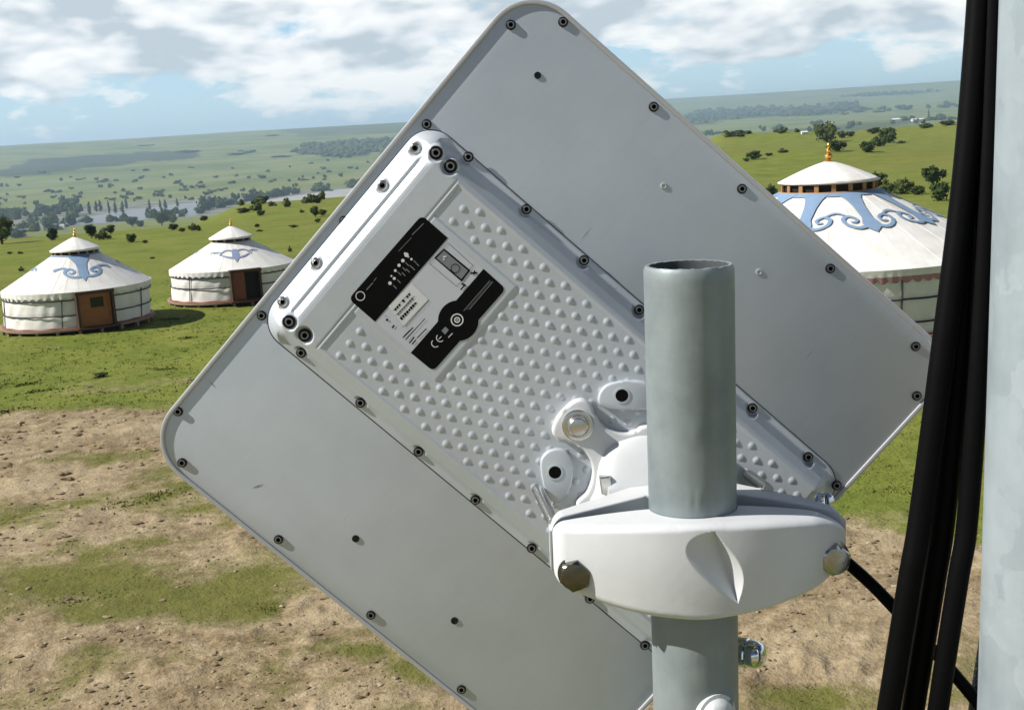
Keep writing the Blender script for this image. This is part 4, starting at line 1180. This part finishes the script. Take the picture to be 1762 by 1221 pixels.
for s_ in range(4):
    g = np.random.default_rng(60+s_); bl = rb(g, 6, .22, .26, .42) + [((0, 0, .36), (.42, .42, .38))]
    BUSH.append(crown_mesh('bush', bl, 420, .12, 80+s_, .8))
SPECK = []
for s_ in range(4):
    g = np.random.default_rng(90+s_); bl = rb(g, 4, .25, .28, .40) + [((0, 0, .3), (.42, .42, .36))]
    SPECK.append(crown_mesh('bush', bl, 70, .22, 95+s_, .9))
POP = []
for s_ in range(2):
    g = np.random.default_rng(120+s_); bl = [((g.normal(0, .02), g.normal(0, .02), z), (.15*w_, .15*w_, .16)) for z, w_ in ((.14, .7), (.28, 1), (.44, 1.1), (.6, .95), (.76, .7), (.9, .4))]
    POP.append(crown_mesh('poplar', bl, 300, .07, 130+s_, .85))
def plant(kind, px, py, hpx, wpx, label, group=None, cat=None, r_force=None, name=None):
    h = ground_hit(px, py)
    if h is None: return None
    P, r = h
    H = hpx/FPX*r*1.02; W = wpx/FPX*r
    rot = random.uniform(0, 6.28)
    if kind == 'tree':
        cm, tm = random.choice(TREES)
        t = bpy.data.objects.new('tree', None); link(t); t.location = P; t.rotation_euler.z = rot; t.scale = (W/.92, W/.92, H/1.0)
        c = link(bpy.data.objects.new('crown', cm), t); k = link(bpy.data.objects.new('trunk', tm), t)
    else:
        me = random.choice({'bush': BUSH, 'speck': SPECK, 'poplar': POP}[kind])
        t = link(bpy.data.objects.new(name or {'bush': 'bush', 'speck': 'shrub', 'poplar': 'poplar_tree'}[kind], me)); t.location = P - Vector((0, 0, H*.06)); t.rotation_euler.z = rot
        t.scale = (W/(.36 if kind == 'poplar' else 1.0), W/(.36 if kind == 'poplar' else 1.0), H*1.04/(.82 if kind != 'poplar' else 1.05))
    return tag(t, label, cat or {'tree': 'tree', 'bush': 'bush', 'speck': 'shrub', 'poplar': 'tree'}[kind], group)
NAMED = [
 ('tree',4,420,50,44,'large dark round tree at the left edge of the picture, beyond the leftmost yurt'),
 ('bush',30,409,14,30,'low dark bush beside the large dark tree at the left edge'),
 ('bush',92,413,20,18,'dark green bush directly left of the finial of the leftmost yurt'),
 ('tree',158,410,26,24,'broad green tree on the meadow just right of the leftmost finial'),
 ('bush',176,412,16,20,'rounded bush touching the right foot of the broad green tree'),
 ('tree',191,403,18,19,'squat square-topped tree standing alone behind the leftmost yurt'),
 ('bush',226,417,15,17,'small dim bush low on the meadow between the two left yurts'),
 ('tree',228,390,18,22,'dark tree, left one of a pair below the lake shore'),
 ('bush',242,390,11,14,'small tree, right one of a pair below the lake shore'),
 ('tree',279,388,25,24,'very dark tree nearest below the lake, tallest of its clump'),
 ('bush',297,384,16,16,'dark bush just right of the tallest tree below the lake'),
 ('bush',299,396,11,16,'green bush under the clump below the lake'),
 ('bush',333,397,13,14,'left bush of the dark pair left of the middle yurt finial'),
 ('bush',342,397,10,10,'right bush of the dark pair left of the middle yurt finial'),
 ('bush',314,399,7,11,'tiny bush left of the dark pair by the middle yurt'),
 ('bush',352,380,9,14,'dark bush on the meadow crest left of the middle yurt finial'),
 ('bush',421,366,9,22,'flat dark hedge-like bush on the crest right of the middle yurt'),
 ('bush',449,371,9,15,'dark bush on the crest beside the gravel river bed'),
 ('bush',443,391,6,9,'small round bush on open grass right of the middle yurt'),
 ('tree',543,374,22,17,'green tree on the bright meadow left of the antenna edge'),
 ('bush',556,371,11,14,'low bush leaning on the green tree near the antenna edge'),
 ('bush',547,383,7,9,'small bush below the green tree near the antenna edge'),
 ('bush',1421,245,32,38,'big round tree standing above the gold finial of the large yurt'),
 ('bush',1440,261,19,29,'broad dark tree just right of the gold finial'),
 ('bush',1449,238,12,15,'small tree right of the big round tree on the ridge'),
 ('bush',1463,235,9,14,'low pointed bush at the right end of the ridge trees'),
 ('bush',1530,246,26,27,'tall dark tree, upper end of the slanting row on the hillside'),
 ('bush',1514,252,21,24,'dark tree in the middle of the slanting row on the hillside'),
 ('bush',1494,262,19,25,'rounded tree, lower end of the slanting row on the hillside'),
 ('bush',1504,230,10,22,'greyish bush on the ridge above the slanting row'),
 ('bush',1551,247,5,11,'small black bush alone on the brown hillside right of the slanting row'),
 ('bush',1592,221,10,20,'dark flat-topped bush on the ridge line near the cables'),
 ('bush',1630,216,8,24,'low dark bush on the ridge line touching the cables'),
 ('bush',1297,275,15,23,'dark bush alone on the green hill beside the antenna edge'),
 ('bush',1284,278,6,10,'tiny bush left of the lone dark bush on the green hill'),
 ('bush',1346,263,6,19,'brownish low bush on the green hill left of the finial'),
 ('bush',1324,268,5,14,'thin low bush between the lone dark bush and the brownish one'),
 ('bush',1505,322,25,32,'dark bush half behind the right edge of the crown cap of the large yurt'),
 ('bush',1530,333,20,26,'first round bush right of the large yurt crown'),
 ('bush',1557,334,27,29,'largest round bush in the row right of the large yurt crown'),
 ('bush',1580,335,15,26,'low bush between the largest round bush and the leafy tree'),
 ('bush',1606,316,28,33,'leafy tree standing behind the bush row right of the large yurt'),
 ('bush',1617,346,32,32,'dark bush at the right end of the row, against the cables'),
 ('bush',1328,340,22,24,'dark bush peeping out left of the crown of the large yurt'),
 ('bush',175,652,9,22,'low dark green tussock on the grass at the edge of the bare soil'),
]
for kd, x_, y_, h_, w_, lb_ in NAMED: plant(kd, x_, y_, h_, w_, lb_)
# small spots of scrub on the near meadow
for x_, y_, h_, w_ in ((38,466,6,10),(17,437,4,8),(35,437,4,8),(95,437,4,7),(500,433,8,7),(470,436,3,8),(205,497,4,14),(250,418,5,10),(448,398,3,12),(520,366,5,8),(585,392,5,8),(505,391,4,14),(262,445,3,9)):
    plant('bush', x_, y_, h_, w_, 'small dark scrub spot on the open meadow around the yurts', 'scrub spots on the meadow', 'bush')
# far hillside: dotted shrubs
def inlist(n, f):
    k = 0; t = 0
    while k < n and t < n*30:
        t += 1
        if f(): k += 1
def hill_spot():
    x_ = random.uniform(-20, 700); lo = 275-.061*x_; v = random.betavariate(2.2, 1.3)
    y_ = lo + 22 + v*68
    if random.random() > .35+.65*float(vnoise(x_/38, y_/16)): return False
    w_ = random.choice((5, 6, 7, 8, 9, 11, 14)); h_ = random.uniform(3.5, 6.5)*(.7+.6*v)
    return plant('speck', x_, y_, h_, w_, 'small dark shrub dotted on the pale far hillside across the valley', 'shrubs dotted on the far hillside', 'shrub') is not None
inlist(150, hill_spot)
for x_, y_, h_, w_ in ((430,262,4,26),(480,271,4,40),(470,234,3,30),(410,265,3,40),(250,251,2,26),(330,262,4,40),(505,262,5,20),(510,258,5,10)):
    plant('speck', x_, y_, h_, w_, 'long thin hedge line high on the far hillside', 'hedge lines on the far hillside', 'hedge', name='hedge')
# valley trees along the lake and at the left edge of the valley
def valley(n, x0, x1, f, hs, ws, kind, label, group):
    for k in range(n):
        x_ = random.uniform(x0, x1); y_ = f(x_)+random.uniform(-1, 1)*f.sp
        plant(kind, x_, y_, random.uniform(*hs), random.uniform(*ws), label, group, 'tree', name='valley_tree')
class Lin:
    def __init__(s, a, b_, sp): s.a, s.b, s.sp = a, b_, sp
    def __call__(s, x): return s.a+s.b*x
valley(46, -10, 135, Lin(388, -.10, 18), (9, 22), (12, 28), 'speck', 'bluish hazy tree in the wooded valley bottom at the left', 'trees in the valley wood')
valley(24, 110, 345, Lin(396, -.082, 3), (8, 16), (8, 18), 'speck', 'dark tree on the near shore of the valley lake', 'trees on the lake shore')
valley(11, 130, 350, Lin(384, -.10, 4), (14, 22), (5, 9), 'poplar', 'narrow dark poplar rising in front of the pale lake', 'poplars at the lake')
valley(26, 345, 480, Lin(402, -.125, 6), (10, 22), (12, 26), 'speck', 'hazy grey-green tree in the valley between lake and river bed', 'trees by the river bed')
valley(24, 440, 660, Lin(396, -.125, 2.5), (7, 13), (12, 26), 'speck', 'dark tree on the far bank of the gravel river bed', 'trees on the far river bank')
valley(12, 430, 660, Lin(420, -.135, 4), (10, 18), (14, 24), 'speck', 'hazy tree at the near edge of the gravel river bed', 'trees on the near river bank')
valley(44, 1190, 1640, Lin(322, -.072, 5), (5, 11), (8, 20), 'speck', 'bluish distant tree on the plain behind the right hill', 'distant trees on the plain')
valley(16, 1380, 1650, Lin(290, -.066, 4), (4, 8), (8, 22), 'speck', 'faint far tree line piece below the right horizon', 'far tree line')
plant('poplar', 1598, 205, 17, 4, 'single thin pole-like tree on the plain left of the cables', None, 'tree')
# far woods: one canopy each
def woodland(name, P, n, hpx):
    x0 = min(p[0] for p in P); x1 = max(p[0] for p in P); y0 = min(p[1] for p in P); y1 = max(p[1] for p in P); V = []; Fc = []
    k = 0
    for t in range(n*6):
        if k >= n: break
        x_ = random.uniform(x0, x1); y_ = random.uniform(y0, y1)
        if not inpoly(np.array([x_]), np.array([y_]), P)[0]: continue
        h = ground_hit(x_, y_)
        if not h: continue
        k += 1; p, r = h; s_ = hpx/FPX*r*random.uniform(.6, 1.2)
        q = iv*(1+rng.uniform(-.25, .25, (len(iv), 1)))*np.array([s_*1.1, s_*1.1, s_*.75])+np.array([p.x, p.y, p.z+s_*.25]); n0 = len(V)
        V += q.tolist(); Fc += (ifc+n0).tolist()
    tag(mesh(name, V, Fc, M_leaf, None, False), kind='stuff')
woodland('woodland', WOOD_SHADE[1], 330, 5.5)
woodland('woodland', WOOD_SHADE[2], 300, 4.0)
woodland('woodland', WOOD_SHADE[3], 90, 2.5)

# small far houses
M_hw = simple('house_white', (.78, .78, .76), .7); M_hr = simple('house_roof_grey', (.30, .31, .33), .7)
def house(px, py, wpx, hpx, label, rot):
    h = ground_hit(px, py)
    if not h: return
    P, r = h; w = wpx/FPX*r; hh = hpx/FPX*r; dp = min(w*.5, 14)
    t = empty('house', Matrix.Translation(P) @ Matrix.Rotation(rot, 4, 'Z'), label, 'house')
    s = MB(); s.box((0, 0, hh*.3-.5), (w, dp, hh*.6+1)); s.obj('wall', M_hw, t, False)
    s = MB(); a = w/2*1.04; c = dp/2*1.15; z0 = hh*.6; z1 = hh
    s.add([(-a,-c,z0),(a,-c,z0),(a,c,z0),(-a,c,z0),(-a,0,z1),(a,0,z1)], [(0,1,5,4),(2,3,4,5),(1,2,5),(3,0,4),(0,3,2,1)]); s.obj('roof', M_hr if hpx > 5 else M_hw, t, False)
    s = MB()
    for k in range(4): s.box((-w*.36+w*.24*k, -dp/2-.02, hh*.28), (w*.09, .1, hh*.22))
    s.obj('window', M_glass, t, False)
house(391, 351, 24, 6, 'long white low house in the valley trees behind the middle yurt', -.1)
house(78, 397, 6, 8, 'tiny pale gabled house in the valley wood left of the leftmost finial', .4)
house(108, 395, 9, 9, 'small white house in the valley wood, nearest to the lake end', -.3)
house(300, 377, 14, 8, 'pale house half hidden by the dark trees on the lake shore', .2)
house(1384, 231, 10, 5, 'tiny bright white house on the ridge left of the big round tree', .1)
house(1543, 209, 14, 5, 'pale grey house among trees on the plain above the slanting row', 0)
house(1585, 208, 30, 4, 'long pale barn on the plain near the black cables', .05)

# ------------------------------------------------------------------ air, sky, sun
SUN_EL = R_(40); saz = math.atan2(-math.cos(R_(9.5)), -math.sin(R_(9.5)))
sd = Vector((math.sin(saz)*math.cos(SUN_EL), math.cos(saz)*math.cos(SUN_EL), math.sin(SUN_EL)))
zmax = float(ZZ.max()); zmin = float(ZZ.min())
s = MB(); bx = 10900.0
s.box((0, 0, (zmax+8+zmin-1.5)/2), (2*bx, 2*bx, zmax+8-zmin+1.5))
mt = bpy.data.materials.new('haze_air'); mt.use_nodes = True; nt = mt.node_tree; nt.nodes.clear()
out = nt.nodes.new('ShaderNodeOutputMaterial'); pvn = nd(nt, 'ShaderNodeVolumePrincipled', Density=1.25e-4, Anisotropy=.25)
pvn.inputs['Color'].default_value = (.56, .75, 1.0, 1); nt.links.new(pvn.outputs[0], out.inputs['Volume'])
hz = s.obj('haze', mt, None, False); tag(hz, kind='stuff')
lamp = bpy.data.lights.new('sun', 'SUN'); lamp.energy = 5.0; lamp.angle = R_(.5); lamp.color = (1, .955, .88)
lo = bpy.data.objects.new('sun', lamp); COL.objects.link(lo); lo.rotation_euler = (-sd).to_track_quat('-Z', 'Y').to_euler(); lo.location = (0, 0, 60)

W = bpy.data.worlds.new('World'); S.world = W; W.use_nodes = True; W.cycles.sampling_method = 'MANUAL'; W.cycles.sample_map_resolution = 512; nt = W.node_tree; bg = nt.nodes['Background']
sky = nt.nodes.new('ShaderNodeTexSky'); sky.sky_type = 'NISHITA'; sky.sun_disc = False
sky.sun_elevation = SUN_EL; sky.sun_rotation = saz % (2*math.pi); sky.altitude = 900; sky.air_density = 1.0; sky.dust_density = .6; sky.ozone_density = 1.2
tc = nt.nodes.new('ShaderNodeTexCoord'); sp = nt.nodes.new('ShaderNodeSeparateXYZ'); nt.links.new(tc.outputs['Generated'], sp.inputs[0])
zc = mathn(nt, 'MAXIMUM', sp.outputs[2], 0.0)
def cloudn(dz, scale, detail, ofs, vs):
    cb = nt.nodes.new('ShaderNodeCombineXYZ')
    k = mathn(nt, 'DIVIDE', 1.0, mathn(nt, 'ADD', zc, .42))
    nt.links.new(mathn(nt, 'ADD', mathn(nt, 'MULTIPLY', sp.outputs[0], k), ofs), cb.inputs[0]); nt.links.new(mathn(nt, 'MULTIPLY', sp.outputs[1], k), cb.inputs[1])
    nt.links.new(mathn(nt, 'ADD', mathn(nt, 'MULTIPLY', zc, vs), dz), cb.inputs[2])
    n = nd(nt, 'ShaderNodeTexNoise', Scale=scale, Detail=detail, Roughness=.58, Distortion=.15); nt.links.new(cb.outputs[0], n.inputs[0]); return n.outputs['Fac']
c0 = cloudn(0, 4.4, 7, 1.7, 3.1); c1 = cloudn(.07, 4.4, 3, 1.7, 3.1)
def puffn(dz, scale):
    cb = nt.nodes.new('ShaderNodeCombineXYZ'); k = mathn(nt, 'DIVIDE', 1.0, mathn(nt, 'ADD', zc, .42))
    wn = cloudn(dz, 9.0, 2, 4.1, 4.6)
    nt.links.new(mathn(nt, 'ADD', mathn(nt, 'MULTIPLY', sp.outputs[0], k), mathn(nt, 'MULTIPLY', wn, .16)), cb.inputs[0]); nt.links.new(mathn(nt, 'MULTIPLY', sp.outputs[1], k), cb.inputs[1])
    nt.links.new(mathn(nt, 'ADD', mathn(nt, 'ADD', mathn(nt, 'MULTIPLY', zc, 4.2), dz), mathn(nt, 'MULTIPLY', wn, .12)), cb.inputs[2])
    v = nd(nt, 'ShaderNodeTexVoronoi', Scale=scale, Detail=1.0, Roughness=.5); v.feature = 'F1'; v.normalize = True
    nt.links.new(cb.outputs[0], v.inputs['Vector']); return v.outputs['Distance']
pf = puffn(0, 8.5)
c0 = mathn(nt, 'ADD', c0, mathn(nt, 'MULTIPLY', mathn(nt, 'SUBTRACT', .42, pf), .34))
# more cover higher up, clear pale air near the horizon
mr = nt.nodes.new('ShaderNodeMapRange'); nt.links.new(zc, mr.inputs[0]); mr.inputs[1].default_value = .008; mr.inputs[2].default_value = .072; mr.inputs[3].default_value = -.20; mr.inputs[4].default_value = .105
dens = mathn(nt, 'ADD', c0, mr.outputs[0])
hi = nt.nodes.new('ShaderNodeMapRange'); nt.links.new(zc, hi.inputs[0]); hi.inputs[1].default_value = .24; hi.inputs[2].default_value = .42; hi.inputs[3].default_value = 0; hi.inputs[4].default_value = .20
fr = nt.nodes.new('ShaderNodeMapRange'); nt.links.new(sp.outputs[1], fr.inputs[0]); fr.inputs[1].default_value = .1; fr.inputs[2].default_value = .6; fr.inputs[3].default_value = .16; fr.inputs[4].default_value = 0
dens = mathn(nt, 'SUBTRACT', dens, mathn(nt, 'ADD', hi.outputs[0], fr.outputs[0]))
cov = ramp(nt, dens, [(.445, 0), (.492, .60), (.555, 1)])
shade = mathn(nt, 'ADD', mathn(nt, 'MULTIPLY', mathn(nt, 'SUBTRACT', c1, c0), 3.2), mathn(nt, 'MULTIPLY', mathn(nt, 'SUBTRACT', dens, .5), 1.6))
ccol = ramp(nt, mathn(nt, 'ADD', shade, .30), [(.12, (18.5, 18.5, 18.0)), (.38, (15.2, 15.8, 16.2)), (.66, (9.4, 10.8, 11.8))])
mr2 = nt.nodes.new('ShaderNodeMapRange'); nt.links.new(zc, mr2.inputs[0]); mr2.inputs[1].default_value = 0; mr2.inputs[2].default_value = .13; mr2.inputs[3].default_value = .72; mr2.inputs[4].default_value = 0
fk = nt.nodes.new('ShaderNodeMapRange'); nt.links.new(sp.outputs[1], fk.inputs[0]); fk.inputs[1].default_value = .1; fk.inputs[2].default_value = .7
skyf = mixc(nt, fk.outputs[0], mixc(nt, 1.0, sky.outputs[0], (.46, .54, .66), 'MULTIPLY'), mixc(nt, 1.0, sky.outputs[0], (1.65, 2.05, 2.45), 'MULTIPLY'))
fw = nt.nodes.new('ShaderNodeMapRange'); nt.links.new(sp.outputs[1], fw.inputs[0]); fw.inputs[1].default_value = -.1; fw.inputs[2].default_value = .7
base = mixc(nt, mathn(nt, 'MULTIPLY', mr2.outputs[0], fw.outputs[0]), skyf, (9.8, 13.5, 16.2))
skyc = mixc(nt, cov, base, ccol)
nt.links.new(skyc, bg.inputs['Color']); bg.inputs['Strength'].default_value = .05

S.view_settings.view_transform = 'Standard'; S.view_settings.look = 'None'; S.view_settings.exposure = 0.3; S.view_settings.gamma = 1
S.render.engine = 'CYCLES'
S.cycles.use_denoising = True; S.cycles.max_bounces = 6; S.cycles.diffuse_bounces = 1; S.cycles.glossy_bounces = 3; S.cycles.volume_bounces = 1
S.cycles.transparent_max_bounces = 4
